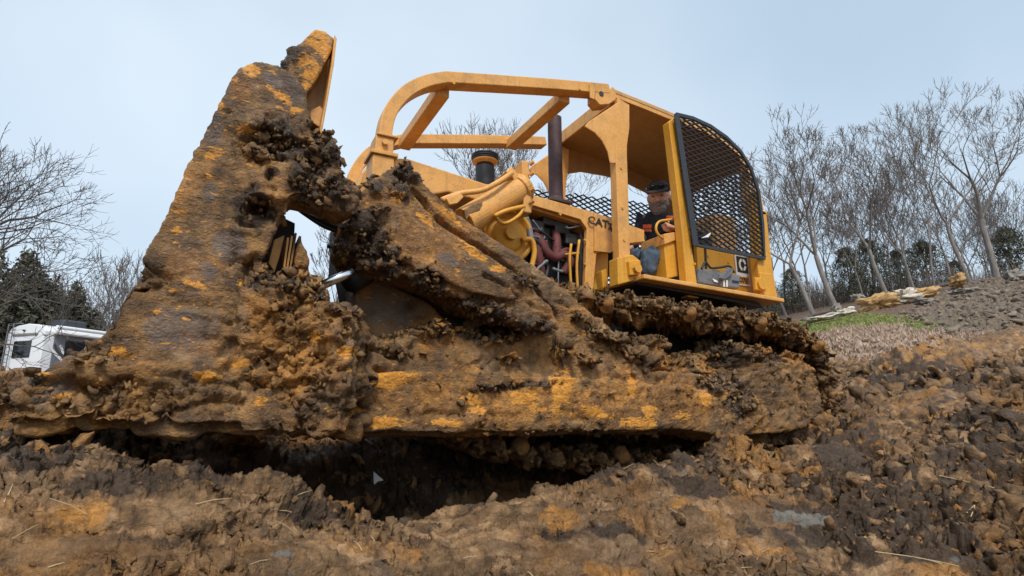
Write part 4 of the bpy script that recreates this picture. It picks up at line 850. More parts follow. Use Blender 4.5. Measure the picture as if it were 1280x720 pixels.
# ------------------------------------------------------------------ operator
def skin(bm_pts, edges, radii, sub=1, root=0):
    me = bpy.data.meshes.new('s'); me.from_pydata([tuple(p) for p in bm_pts], edges, []); o = link(bpy.data.objects.new('s', me))
    m = o.modifiers.new('k', 'SKIN'); m.use_smooth_shade = True
    for i, r in enumerate(radii): o.data.skin_vertices[0].data[i].radius = (r, r) if not hasattr(r, '__len__') else r
    o.data.skin_vertices[0].data[root].use_root = True
    s = o.modifiers.new('u', 'SUBSURF'); s.levels = sub; s.render_levels = sub
    r = evaluated(o); bpy.data.objects.remove(o); return r
def person():
    per = empty('person', P(828, 340, 3.75), 'bearded man in cap, navy long-sleeved shirt and jeans sitting at the controls', 'person'); C.view_layer.update(); inv = per.matrix_world.inverted()
    def fin(name, me, mat, parent=None):
        o = mesh_obj(name, me, mat, None, True); o.parent = parent or per; o.matrix_parent_inverse = inv if parent is None else Matrix(); return o
    p = P
    hip = p(832, 330, 3.80); waist = p(828, 308, 3.80); chest = p(822, 286, 3.76); neckb = p(824, 268, 3.74); neck = p(824, 262, 3.72); head = p(823.5, 252, 3.69)
    shN = p(838, 276, 3.60); elN = p(847, 296, 3.50); wrN = p(838, 287, 3.40); hN = p(834, 285, 3.375)
    shF = p(804, 276, 3.92); elF = p(797, 298, 3.95); wrF = p(788, 310, 3.80); hF = p(783, 312, 3.78)
    hiN = p(838, 332, 3.68); knN = p(812, 318, 3.48); anN = p(808, 348, 3.50); toN = p(796, 352, 3.45)
    hiF = p(824, 330, 3.92); knF = p(770, 318, 3.85); anF = p(757, 340, 3.85); toF = p(744, 344, 3.80)
    pts = [hip, waist, chest, neckb, neck, head, shN, elN, wrN, hN, shF, elF, wrF, hF, hiN, knN, anN, toN, hiF, knF, anF, toF]
    ed = [(0, 1), (1, 2), (2, 3), (3, 4), (4, 5), (2, 6), (6, 7), (7, 8), (8, 9), (2, 10), (10, 11), (11, 12), (12, 13), (0, 14), (14, 15), (15, 16), (16, 17), (0, 18), (18, 19), (19, 20), (20, 21)]
    rad = [.13, .125, .15, .07, .055, .07, .07, .045, .028, .03, .07, .045, .028, .03, .10, .065, .042, .035, .10, .065, .042, .035]
    me = skin(pts, ed, rad, 2)
    bm = bmesh.new(); bm.from_mesh(me)
    # head facing the camera and slightly down
    hc = p(823.5, 247, 3.68); f = (-hc).normalized(); f = (f+Vector((-.15, 0, -.02))).normalized(); s = f.cross(Vector((0, 0, 1))).normalized(); u = s.cross(f).normalized()
    Mh = Matrix((s, -f, u)).transposed().to_4x4(); Mh = Mh@Matrix.Scale(1.22, 4); Mh.translation = hc
    def ball(x, y, z, rx, ry, rz, sub=3): bmesh.ops.create_icosphere(bm, subdivisions=sub, radius=1, matrix=Mh@Matrix.Translation((x, y, z))@Matrix.Diagonal((rx, ry, rz, 1)))
    ball(0, 0, .02, .078, .095, .105); ball(0, -.02, -.055, .06, .07, .07); ball(0, -.088, -.005, .013, .022, .022, 2); ball(0, -.094, -.02, .018, .018, .012, 2)
    ball(.078, .01, -.005, .012, .02, .032, 2); ball(-.078, .01, -.005, .012, .02, .032, 2); ball(0, -.08, .03, .055, .015, .010, 2); ball(.038, -.068, -.02, .022, .02, .02, 2); ball(-.038, -.068, -.02, .022, .02, .02, 2)
    # fingers of the near hand curled over the rail
    for k in range(4):
        b = hN+Vector((-.01+.022*k-.03, -.01, .018-.004*k)); q = [b+Vector((0, .03, 0)), b+Vector((0, -.02, .008)), b+Vector((-.003, -.045, -.01)), b+Vector((-.003, -.04, -.036+.004*k))]
        tube(bm, q, [.0105, .0105, .0095, .008], 8)
    b = hN; tube(bm, [b+Vector((.03, 0, 0)), b+Vector((.055, -.03, -.01)), b+Vector((.045, -.055, -.03))], [.012, .0115, .009], 8)
    bmesh.ops.create_icosphere(bm, subdivisions=2, radius=1, matrix=Matrix.Translation(hN+Vector((0, -.0, 0)))@Matrix.Diagonal((.048, .03, .036, 1)))
    for k in range(4):
        b = hF+Vector((-.015, -.03+.02*k, 0)); tube(bm, [b, b+Vector((-.04, -.005, -.004)), b+Vector((-.06, -.005, -.03))], [.010, .0095, .008], 8)
    tube(bm, [hF, hF+Vector((-.02, -.05, .0)), hF+Vector((-.045, -.06, -.02))], [.012, .011, .009], 8)
    r, co = remeshed(bm, .0065, 2); body = fin('body', r, M['skin']); me.name = 'x'
    # beard, eyes, cap
    def blob(name, specs, mat, vox=.006, noise=0, par=None, cut=None):
        bm = bmesh.new()
        for (x, y, z, rx, ry, rz) in specs: bmesh.ops.create_icosphere(bm, subdivisions=3, radius=1, matrix=Mh@Matrix.Translation((x, y, z))@Matrix.Diagonal((rx, ry, rz, 1)))
        r, co = remeshed(bm, vox, 1)
        if noise: n = normals(r); co = co+n*(noise*fbm(co*70, 3, 3))[:, None].astype(np.float32); setco(r, co)
        return fin(name, r, mat)
    blob('beard', [(0, -.062, -.085, .055, .042, .055), (.048, -.03, -.055, .028, .045, .045), (-.048, -.03, -.055, .028, .045, .045), (.02, -.083, -.042, .022, .016, .011), (-.02, -.083, -.042, .022, .016, .011), (0, -.055, -.12, .038, .03, .03)], M['beard'], .0055, .012)
    blob('mouth', [(0, -.098, -.055, .016, .008, .005)], plain('lip', (.25, .10, .08), .5), .003)
    for sx in (-1, 1): blob('eye', [(sx*.029, -.083, .012, .012, .008, .006)], M['glass'], .0025)
    capo = blob('cap', [(0, .005, .070, .086, .10, .062), (0, .0, .045, .084, .099, .03)], M['cap'], .006)
    bm = bmesh.new()
    pts = [(math.sin(a)*.078, -.075-math.cos(a)*.065, .052+.012*math.cos(a*1.0)-.03*math.cos(a)) for a in np.linspace(-1.5, 1.5, 15)]
    top = [bm.verts.new(Mh@Vector(q)) for q in pts]+[bm.verts.new(Mh@Vector((x, -.06, .062))) for x in (.07, .03, 0, -.03, -.07)]; bm.faces.new(top)
    r = bmesh.ops.extrude_face_region(bm, geom=bm.faces[:]); bmesh.ops.translate(bm, verts=[v for v in r['geom'] if isinstance(v, bmesh.types.BMVert)], vec=Mh.to_3x3()@Vector((0, 0, .006)))
    o = bm_obj('cap_brim', bm, M['brim']); o.parent = per; o.matrix_parent_inverse = inv
    bm = bmesh.new()
    for sx in (-1, 1): bmesh.ops.create_icosphere(bm, subdivisions=2, radius=1, matrix=Mh@Matrix.Translation((sx*.034, -.088, .085))@Matrix.Diagonal((.028, .012, .017, 1)))
    tube(bm, [Mh@Vector((-.02, -.1, .09)), Mh@Vector((.02, -.1, .09))], .004, 6); tube(bm, [Mh@Vector((.06, -.085, .088)), Mh@Vector((.088, .0, .075))], .003, 6); tube(bm, [Mh@Vector((-.06, -.085, .088)), Mh@Vector((-.088, .0, .075))], .003, 6)
    o = bm_obj('sunglasses', bm, M['glass'], smooth=True); o.parent = per; o.matrix_parent_inverse = inv
    # clothes
    ip = [0, 1, 2, 3, 6, 7, 8, 10, 11, 12]; mp_ = {a: i for i, a in enumerate(ip)}
    e2 = [(mp_[a], mp_[b]) for a, b in ed if a in mp_ and b in mp_]; rs = [.15, .15, .175, .085, .09, .062, .042, .09, .062, .042]
    bm = bmesh.new(); bm.from_mesh(skin([pts_ for pts_ in [hip, waist, chest, neckb, shN, elN, wrN, shF, elF, wrF]], e2, rs, 2)); r, co = remeshed(bm, .008, 3); n = normals(r); setco(r, co+n*(.014*fbm(co*np.array([14, 14, 30]), 5, 3))[:, None].astype(np.float32)); shirt = fin('shirt', r, M['shirt'])
    # orange print on the chest
    for (x, y, w, h, Yb) in ((809, 285, 5.5, 4.5, 3.62), (838, 272, 5, 2.5, 3.47)):
        # patch that follows the shirt: nearest shirt points moved outwards
        bm = bmesh.new(); dgc = [Vector(v) for v in co[::1]]; grid = []
        from mathutils.bvhtree import BVHTree
        tri = BVHTree.FromPolygons([Vector(v.co) for v in r.vertices], [tuple(q.vertices) for q in r.polygons])
        for j in range(7):
            row = []
            for i in range(9):
                d = Vector(ray(x-w+2*w*i/8, y-h+2*h*j/6+.5*math.sin(i*2.)*(j in (0, 6)))).normalized(); hit = tri.ray_cast(Vector((0, 0, 0)), d)
                row.append(bm.verts.new(hit[0]-d*.006) if hit[0] is not None else None)
            grid.append(row)
        for j in range(6):
            for i in range(8):
                q = [grid[j][i], grid[j][i+1], grid[j+1][i+1], grid[j+1][i]]
                if all(q) and not (j == 3 and i % 2): bm.faces.new(q)
        o = bm_obj('shirt_print', bm, M['orange']); o.parent = shirt; o.matrix_parent_inverse = Matrix(); o.location = (0, 0, 0)
    jp = [hip, hiN, knN, anN, hiF, knF, anF]; bm = bmesh.new(); bm.from_mesh(skin(jp, [(0, 1), (1, 2), (2, 3), (0, 4), (4, 5), (5, 6)], [.14, .125, .10, .075, .12, .095, .07], 2)); r, co = remeshed(bm, .009, 3); n = normals(r); setco(r, co+n*(.016*fbm(co*np.array([16, 16, 16]), 6, 3))[:, None].astype(np.float32)); fin('jeans', r, M['jeans'])
    for a, b in ((anN, toN), (anF, toF)):
        bm = bmesh.new(); bm.from_mesh(skin([a+Vector((0, 0, .05)), a+Vector((0, 0, -.02)), b], [(0, 1), (1, 2)], [.062, .06, .05], 2)); r, co = remeshed(bm, .008, 1); fin('boot', r, M['boot'])
person()

# ------------------------------------------------------------------ loose items on the deck
bag = empty('tool_bag', P(895, 356, PY-.02), 'grey tool bag with shoulder strap lying on the yellow deck under the mesh guard', 'bag'); C.view_layer.update(); binv = bag.matrix_world.inverted()
def bg(name, bm, mat, **k):
    o = bm_obj(name, bm, mat, None, **k); o.parent = bag; o.matrix_parent_inverse = binv; return o
def bgs(name, pix, y0, y1, mat, bev=.012): bm = bmesh.new(); pprism(bm, pix, y0, y1, y0); return bg(name, bm, mat, bevel=bev)
bgs('pouch', [(873, 335), (900, 338), (908, 346), (902, 358), (873, 354)], PY-.05, PY+.08, M['bagcloth'])
bgs('case', [(900, 341), (926, 343), (925, 361), (901, 358)], PY-.07, PY+.06, M['greytrim'], .015)
bgs('latch', [(916, 350), (924, 351), (924, 353.5), (916, 352.5)], PY-.078, PY-.07, M['black'], .001)
bgs('flap', [(912, 334), (917, 336), (916, 343), (906, 350), (900, 347)], PY-.10, PY-.07, M['bagcloth'], .006)
bgs('tag', [(890.5, 348), (897, 351), (898.5, 353.5), (893, 352)], PY-.062, PY-.055, M['plastic'], .001)
for x in (904.5, 908): bgs('strap_end', [(x, 350), (x+1.6, 350), (x+1.8, 358.5), (x+.3, 358.5)], PY-.085, PY-.075, M['offwhite'], .001)
bm = bmesh.new(); tube(bm, curve([P(877, 336, PY-.05), P(882, 328, PY-.04), P(889, 335, PY-.05), P(902, 334, PY-.06), P(912, 333, PY-.06), P(918, 341, PY-.07)], 5), .010, 8); bg('strap', bm, M['rubber'], smooth=True)
def scrap(pix, Y, label, name='plastic_scrap'):
    bm = bmesh.new(); pprism(bm, pix, Y, Y+.004); o = bm_obj(name, bm, M['plastic']); tag(o, label, 'plastic scrap'); return o
scrap([(815, 305), (826, 296), (832.5, 290.5), (833.5, 292), (829, 302), (822, 302.5)], SY-.03, 'small white pointed scrap caught on the lower corner of the mesh guard') if False else None
scrap([(876.5, 297.5), (881.5, 295), (888.5, 290.5), (888, 293), (885.5, 296.5), (881, 296.8)], SY-.03, 'small white pointed scrap caught on the lower corner of the mesh guard')
q = ghit(471, 606); Yq = q.y-.16
bm = bmesh.new(); prism(bm, [tuple(P(x, y, Yq)) for x, y in ((466, 589), (478.5, 600), (472, 601), (466.5, 605))], Yq-.02, Yq-.014)
tag(bm_obj('plastic_scrap', bm, M['plastic']), 'small white triangular scrap stuck up in the dark hollow under the arm', 'plastic scrap')
# ------------------------------------------------------------------ trees
def bark(name, a, b):
    t = NT(name); n = t.noise(6, 6, .65, stretch=(1, 1, .25)); return t.set(Base_Color=t.ramp(n, (.3, a), (.7, b)), Roughness=.9, Normal=t.bump(t.noise(30, 5, .6, stretch=(1, 1, .2)), .02, .6))
M['bark'] = bark('grey_bark', (.12, .105, .095), (.32, .29, .26)); M['twig'] = bark('twig_bark', (.10, .082, .072), (.19, .16, .14)); M['darkbark'] = bark('dark_bark', (.05, .042, .038), (.12, .10, .09))
def seg_mesh(name, paths):
    """paths: list of (points, radii, sides) -> one mesh"""
    V = []; F = []; off = 0
    for pts, rad, n in paths:
        pts = np.asarray(pts); k = len(pts); t = np.gradient(pts, axis=0); t /= np.linalg.norm(t, axis=1)[:, None]+1e-9
        ref = np.array([0.31, .95, .05]) if abs(t[0, 1]) < .9 else np.array([1., 0, 0]); s = np.cross(t, ref); s /= np.linalg.norm(s, axis=1)[:, None]+1e-9; u = np.cross(s, t)
        a = np.arange(n)*2*math.pi/n; ring = pts[:, None]+(s[:, None]*np.cos(a)[None, :, None]+u[:, None]*np.sin(a)[None, :, None])*np.asarray(rad)[:, None, None]
        V.append(ring.reshape(-1, 3)); i = np.arange(k-1)[:, None]*n; j = np.arange(n)[None]; F.append((np.stack([i+j, i+(j+1) % n, i+n+(j+1) % n, i+n+j], -1).reshape(-1, 4))+off); off += k*n
    return np_mesh(name, np.concatenate(V), np.concatenate(F))
def grow(rs, p, d, L, r, lvl, mx, out, wob=.16, upb=.05, minr=.008, split=.55, shrink=.74):
    ns = 5; pts = [p]; rad = [r]; d = d/np.linalg.norm(d)
    r2 = max(r*(.72 if lvl < mx else .25), minr*.5); side = []
    for k in range(ns):
        d = d+rs.normal(0, wob, 3)*(.35 if lvl == 0 else .6 if lvl < 3 else .8)+np.array([0, 0, upb*(.25 if lvl < 2 else 1)]); d /= np.linalg.norm(d); p = p+d*L/ns; pts.append(p); rad.append(max(r+(r2-r)*(k+1)/ns, minr*.6)); side.append((p, d.copy(), rad[-1]))
    out.append((pts, rad, 7 if lvl == 0 else 5 if lvl < 3 else 3, lvl))
    if lvl >= mx: return
    nb = 2 if rs.random() > .3 else 3; az = rs.random()*6.28; o = np.cross(d, [0.1, .2, 1.]); o /= np.linalg.norm(o)+1e-9; o2 = np.cross(d, o)
    for b in range(nb):
        a = az+b*2*math.pi/nb+rs.normal(0, .3); sp = split*rs.uniform(.5, 1.25); dd = d*math.cos(sp)+(o*math.cos(a)+o2*math.sin(a))*math.sin(sp)
        grow(rs, p, dd, L*shrink*rs.uniform(.82, 1.05), max(r2*(.78 if b == 0 else .62), minr), lvl+1, mx, out, wob, upb, minr, split, shrink)
    if lvl >= 1:
        for (q, dq, rq) in side[1:-1]:
            if rs.random() < .62:
                a = rs.random()*6.28; sp = rs.uniform(.6, 1.1); dd = dq*math.cos(sp)+(o*math.cos(a)+o2*math.sin(a))*math.sin(sp)
                grow(rs, q, dd, L*.55*rs.uniform(.6, 1.1), max(rq*.42, minr), max(lvl+2, mx-2), mx, out, wob, upb, minr, split, shrink)
def bare_tree_meshes(seed, H, r0, mx=6, lean=(0, 0), trunk=.36, minr=.011, split=.5, upb=.05, wob=.13, low=0):
    rs = np.random.default_rng(seed); out = []
    grow(rs, np.zeros(3)-np.array([0, 0, .3]), np.array([lean[0], lean[1], 1.]), H*trunk, r0, 0, mx, out, wob, upb, minr, split)
    return seg_mesh('trunk', [(a, b, n) for a, b, n, l in out if l <= 1]), seg_mesh('crown', [(a, b, n) for a, b, n, l in out if l > 1])
def place_tree(name, meshes, base, mats, label, group=None, cat='tree', sc=1., rz=0):
    e_ = empty(name, base, label, cat, group); e_.rotation_euler.z = rz; e_.scale = (sc, sc, sc)
    for me, nm, mt in zip(meshes, ('trunk', 'crown'), mats):
        if not len(me.materials): me.materials.append(mt)
        link(bpy.data.objects.new(nm, me), e_)
    return e_
def gbase(px, D):
    d = ray(px, 400); h = d[0]*FH[0]+d[1]*FH[1]; v = Vector(d*(D/h)); return Vector((v.x, v.y, gh(v.x, v.y)-.05))
RTv = np.array(RT)
def ln(l, f=0.): v = RTv*l+np.array(FH)*f; return (v[0], v[1])
GRP = 'bare trees at the edge of the wood'
hero = [ # px at base, distance, height, trunk radius, sideways lean, seed, label
 (1021, 25, 11.5, .20, -.22, 11, 'tall grey bare tree leaning left, nearest the rear of the canopy on the right', .38),
 (1051, 25, 12.0, .24, -.26, 24, 'thick-trunked bare tree that forks widely, second from the canopy', .38),
 (1118, 26, 12.0, .20, -.32, 33, 'bare tree with a long crooked trunk leaning left, standing behind the yellow rocks', .36),
 (1152, 27, 9.8, .15, -.20, 41, 'slender twin-stemmed bare tree between the yellow rocks and the big right-hand tree', .35),
 (1222, 28, 13.0, .19, -.16, 52, 'dark slim bare tree immediately left of the big spreading tree at the right', .4),
 (1257, 28, 14.0, .30, -.10, 66, 'largest bare tree with a wide spreading crown at the right of the photo', .36),
 (1085, 31, 7.5, .10, -.12, 71, 'small thin bare tree standing in the gap right of the forked tree', .4),
 (985, 30, 8.0, .12, -.2, 77, 'thin bare tree rising right behind the rear corner post of the canopy', .42),
]
for i, (px, D, H, r0, l, sd, lb, tk) in enumerate(hero):
    H *= .475; r0 *= .58
    place_tree('bare_tree', bare_tree_meshes(sd, H, r0, 7, ln(l*1.3), tk*1.4, .010, .47, .065, .11), gbase(px, D), (M['bark'], M['twig']), lb, GRP)
# trees whose crowns show behind the machine
for (px, D, H, sd, lb) in ((545, 26, 10.3, 81, 'bare tree whose twigs show inside the curved front bar of the canopy frame'), (625, 27, 10.9, 82, 'bare tree whose crown rises behind the air cleaner between the canopy bars'), (690, 30, 10.7, 83, 'bare tree whose fine twigs show behind the dark exhaust pipe'), (862, 28, 9.4, 84, 'bare tree whose topmost twigs rise above the canopy roof'), (425, 24, 6.8, 85, 'bare tree whose twigs show in the gap between blade and brace')):
    place_tree('bare_tree', bare_tree_meshes(sd, H, .17, 7, ln(-.06), .4, .0125, .4, .09), gbase(px, D), (M['bark'], M['twig']), lb, GRP)
# low limbs reaching in from the left
rs = np.random.default_rng(5); out = []; b0 = np.array(gbase(-130, 11.)); hub = b0+np.array([0, 0, 3.0])
out.append(([b0-[0, 0, .3], b0+[0, 0, 1.6], hub, hub+np.array([0.1, 0, 2.2])], [.26, .21, .17, .09], 10, 0))
for (dl, df, dz, L, r, z) in ((.95, .1, .12, 1.45, .06, -.2), (.9, 0, .45, 1.3, .06, .1), (.95, .2, -.08, 1.5, .05, -.7), (.85, -.1, .7, 1.1, .05, .4), (.9, .1, .0, 1.5, .045, -1.1), (.6, .2, .9, 1.1, .05, .7), (.8, 0, .6, 1.3, .055, .2), (.7, .3, .8, 1.2, .05, .5), (.9, 0, .25, 1.3, .045, .6), (-.9, 0, .5, 1.6, .07, .4), (0, .9, .6, 1.6, .07, .6)):
    grow(rs, hub+np.array([0, 0, z]), RTv*dl+np.array(FH)*df+np.array([0, 0, dz]), L, r, 2, 7, out, .17, .035, .0052, .5, .74)
mt, mc = seg_mesh('trunk', [(np.array(a)-b0, b, n) for a, b, n, l in out if l == 0]), seg_mesh('crown', [(np.array(a)-b0, b, n) for a, b, n, l in out if l > 0])
place_tree('bare_tree', (mt, mc), Vector(b0), (M['darkbark'], M['darkbark']), 'bare tree whose long arching limbs reach in from the left edge above the trailer')
# slim wood behind
var = [bare_tree_meshes(200+k, 7.0, .075, 5, ln(-.05), .45, .014, .4, .08) for k in range(5)]
bands = [(930, 1285, 34, 22, 'thin grey bare tree in the wood beyond the clearing on the right'), (1080, 1290, 40, 14, 'far faint bare tree deep in the wood at the right'), (60, 200, 26, 20, 'thin bare tree in the wood left of the blade'), (-10, 120, 30, 8, 'thin bare tree deep behind the white trailer')]
for (x0, x1, D, n, lb) in bands:
    for k in range(n):
        px = x0+(x1-x0)*(k+random.uniform(.1, .9))/n; hs = random.uniform(.65, 1.15)*(1.15 if x0 > 1000 else 1.)
        place_tree('bare_tree', var[random.randrange(5)], gbase(px, D+random.uniform(-2, 3)), (M['bark'], M['twig']), lb, lb.replace('thin', 'thin').replace('tree', 'trees')[:60], sc=hs*(.8 if x0 < 100 else 1), rz=random.uniform(0, 6.28))
# evergreens
def ever_meshes(seed, H, Rr, n=11000, pine=False):
    rs = np.random.default_rng(seed); z = H*(1-rs.random(n)**.62*.93) if not pine else H*(.12+.88*rs.random(n)**.8); ph = rs.random(n)*6.28
    prof = Rr*(1-z/H)**.8+.12 if not pine else Rr*1.15*np.sqrt(np.clip(1-(z/H)**2.2, 0, 1))*(.5+.5*np.abs(np.sin(z*3.1+seed)))*np.clip(.35+z/H*1.6, 0, 1)+.1
    lob = 1+.38*np.sin(ph*3+z*2.1+seed)+.25*np.sin(ph*7-z*5); r = prof*lob*(.35+.65*np.sqrt(rs.random(n)))
    c = np.stack([r*np.cos(ph), r*np.sin(ph), z-.18*r+.1*rs.normal(size=n)], 1)
    s = (.05+.08*rs.random(n)); d1 = rs.normal(size=(n, 3)); d1 /= np.linalg.norm(d1, axis=1)[:, None]; d2 = np.cross(d1, rs.normal(size=(n, 3))); d2 /= np.linalg.norm(d2, axis=1)[:, None]
    V = np.stack([c-d1*s[:, None], c+d2*s[:, None]*.4, c+d1*s[:, None], c-d2*s[:, None]*.4], 1).reshape(-1, 3); me = np_mesh('crown', V, np.arange(4*n).reshape(-1, 4))
    tr = seg_mesh('trunk', [([(0, 0, -.3), (0.05, 0, H*.4), (0, .05, H*.9)], [H*.022, H*.015, .02], 7)]); return tr, me
t = NT('evergreen_needles'); t.set(Base_Color=t.ramp(t.noise(1.6, 5, .7), (.3, (.050, .052, .034)), (.7, (.115, .112, .070))), Roughness=.8); M['needles'] = t.m
ev = [ever_meshes(300+k, 6.0, 1.5) for k in range(3)]; pv = [ever_meshes(320+k, 6.0, 1.9, 8000, True) for k in range(2)]
for (px, D, s, k, lb) in ((-20, 22, 1.05, 0, 'dark evergreen at the left edge behind the trailer'), (22, 23, 1.10, 1, 'dark evergreen with pointed top above the left end of the trailer'), (60, 24, .95, 2, 'dark evergreen above the right end of the trailer roof'), (90, 25, .95, 0, 'dark evergreen between the trailer and the blade, left of the shorter one'), (118, 26, .80, 1, 'shorter dark evergreen closest to the muddy blade on the left'), (40, 27, 1.1, 2, 'dark evergreen further back behind the others above the trailer'), (150, 28, .85, 2, 'small dark evergreen right against the muddy edge of the blade'), (172, 29, .75, 0, 'low evergreen half hidden behind the blade edge')):
    s *= 1.12
    place_tree('evergreen_tree', ev[k], gbase(px, D), (M['darkbark'], M['needles']), lb, 'evergreens behind the trailer', sc=s, rz=px)
for (px, D, s, k, lb) in ((962, 32, .50, 0, 'low dark pine behind the rear post of the canopy'), (995, 33, .55, 1, 'dark pine between the rear post and the first leaning tree'), (1068, 32, .66, 0, 'dark rounded pine right of the wide forking bare tree'), (1098, 33, .72, 1, 'dark pine behind the crooked leaning bare tree'), (1135, 34, .60, 0, 'dark pine behind the slender twin-stemmed tree'), (1168, 36, .80, 1, 'pine with a dark tuft left of the two big right-hand trees'), (1205, 38, .6, 0, 'low pine left of the dark slim bare tree'), (1278, 36, .95, 1, 'dark pine at the right edge of the wood')):
    place_tree('pine_tree', pv[k], gbase(px, D), (M['darkbark'], M['needles']), lb, 'pines beyond the clearing', sc=s*.84, rz=px)
# undergrowth: countless stems reading as a haze of twigs
def thicket(name, x0, x1, D0, D1, n, h0, h1, label, mat):
    px = rng.uniform(x0, x1, n); D = rng.uniform(D0, D1, n); L = rng.uniform(h0, h1, n); V = []; 
    dirs = np.array([FW+RT*((x-640)/FPX) for x in px]); hh = dirs@FH; pos = dirs*(D/hh)[:, None]; pos[:, 2] = gheight(pos[:, 0], pos[:, 1])-.1
    ln_ = rng.normal(0, .25, (n, 2)); tip = pos+np.concatenate([ln_*L[:, None], L[:, None]], 1); w = (.010+.016*rng.random(n))[:, None]*RTv[None]
    mid = (pos+tip)/2+rng.normal(0, .12, (n, 3)); V = np.stack([pos-w, pos+w, mid+w*.7, mid-w*.7], 1).reshape(-1, 3); V2 = np.stack([mid-w*.7, mid+w*.7, tip+w*.2, tip-w*.2], 1).reshape(-1, 3)
    W = np.concatenate([V, V2]); o = mesh_obj(name, np_mesh(name, W, np.arange(len(W)).reshape(-1, 4)), mat); tag(o, label, 'undergrowth', kind='stuff')
thicket('undergrowth', 930, 1300, 33, 50, 9000, .4, 2.2, 'grey brown leafless undergrowth filling the wood on the right', M['twig'])
thicket('undergrowth', -40, 200, 24, 34, 4200, 1.0, 5.0, 'grey leafless undergrowth filling the wood behind the trailer', M['darkbark'])

# ------------------------------------------------------------------ rocks and logs beyond the track
def rock_mat(name, a, b): 
    t = NT(name); return t.set(Base_Color=t.ramp(t.noise(2.5, 6, .7), (.35, a), (.65, b)), Roughness=.85, Normal=t.bump(t.noise(9, 6, .7), .04, .8))
RK = {'y': rock_mat('ochre_rock', (.36, .20, .07), (.55, .36, .16)), 'w': rock_mat('pale_rock', (.42, .36, .28), (.66, .60, .50)), 'g': rock_mat('grey_rock', (.17, .15, .13), (.34, .31, .27))}
for k, (px, py, D, w, h, d, m, tilt, lb) in enumerate(((1098, 378, 20.5, 1.35, .42, .8, 'y', -14, 'ochre yellow sloping rock at the left end of the rock row'), (1128, 371, 21, 1.1, .40, .8, 'w', -6, 'whitish rock in the middle of the rock row'), (1152, 367, 21.5, 1.2, .28, .7, 'y', -12, 'ochre rock forming the pointed right end of the rock row'), (1027, 397, 18.5, .95, .16, .6, 'w', -8, 'flat pale rock lying left of the green grass'), (1056, 390, 20, .55, .22, .4, 'w', -5, 'small pale rock between the flat rock and the yellow one'), (1045, 385, 20.5, .25, .24, .3, 'g', 0, 'small grey rock just left of the small pale one'), (1132, 354, 24, .28, .28, .3, 'w', 0, 'small round white rock above the rock row'), (1198, 349, 25, .55, .42, .5, 'y', 0, 'small ochre rock at the end of the fallen log'), (1272, 352, 22, .62, .4, .5, 'g', 0, 'grey rock at the right edge above the rubble bank'), (1155, 380, 19, .6, .16, .4, 'g', 0, 'grey slab at the foot of the rubble bank'), (1205, 366, 20, .9, .12, .4, 'g', -8, 'flat grey slab on the rubble bank'), (1073, 372, 22, .5, .22, .3, 'g', 0, 'dark grey stone behind the left end of the rock row'))):
    c = PD(px, py, D); V, F = _ico(3, 60+k) if False else CL2[k % 5]
    bm = bmesh.new(); bmesh.ops.create_icosphere(bm, subdivisions=4, radius=.5); co = np.array([v.co[:] for v in bm.verts]); co = np.sign(co)*np.abs(co*2)**.7/2
    co = co*(1+.45*facets(co*2.3+k*5, k)[0]+.25*facets(co*5+k, k+3)[0]+.15*fbm(co*7, k, 3))[:, None]; co = co*np.array([w, d, h*1.3])
    a = R(-tilt); co = np.stack([co[:, 0]*math.cos(a)-co[:, 2]*math.sin(a), co[:, 1], co[:, 0]*math.sin(a)+co[:, 2]*math.cos(a)], 1); yw = -YAW
    co = np.stack([co[:, 0]*math.cos(yw)-co[:, 1]*math.sin(yw), co[:, 0]*math.sin(yw)+co[:, 1]*math.cos(yw), co[:, 2]], 1)
    for v, q in zip(bm.verts, co): v.co = q
    o = bm_obj('rock', bm, RK[m], None, True); g_ = gh(c.x, c.y); o.location = (c.x, c.y, max(g_+h*.2, c.z-.0)) if c.z-g_ < .6 else (c.x, c.y, g_+h*.25); tag(o, lb, 'rock', 'rocks beyond the bulldozer')
for (a, b, D, r, lb) in (((1160, 352), (1196, 348), 26, .09, 'dark fallen log lying beside the small ochre rock'), ((1010, 388), (1046, 384), 24, .06, 'thin fallen log at the foot of the two leaning trees')):
    A, B = PD(*a, D), PD(*b, D); A.z = gh(A.x, A.y)+r; B.z = gh(B.x, B.y)+r; bm = bmesh.new(); tube(bm, curve([A, A.lerp(B, .5)+Vector((0, 0, .05)), B], 4), r, 9); tag(bm_obj('fallen_log', bm, M['darkbark']), lb, 'log', 'fallen logs')

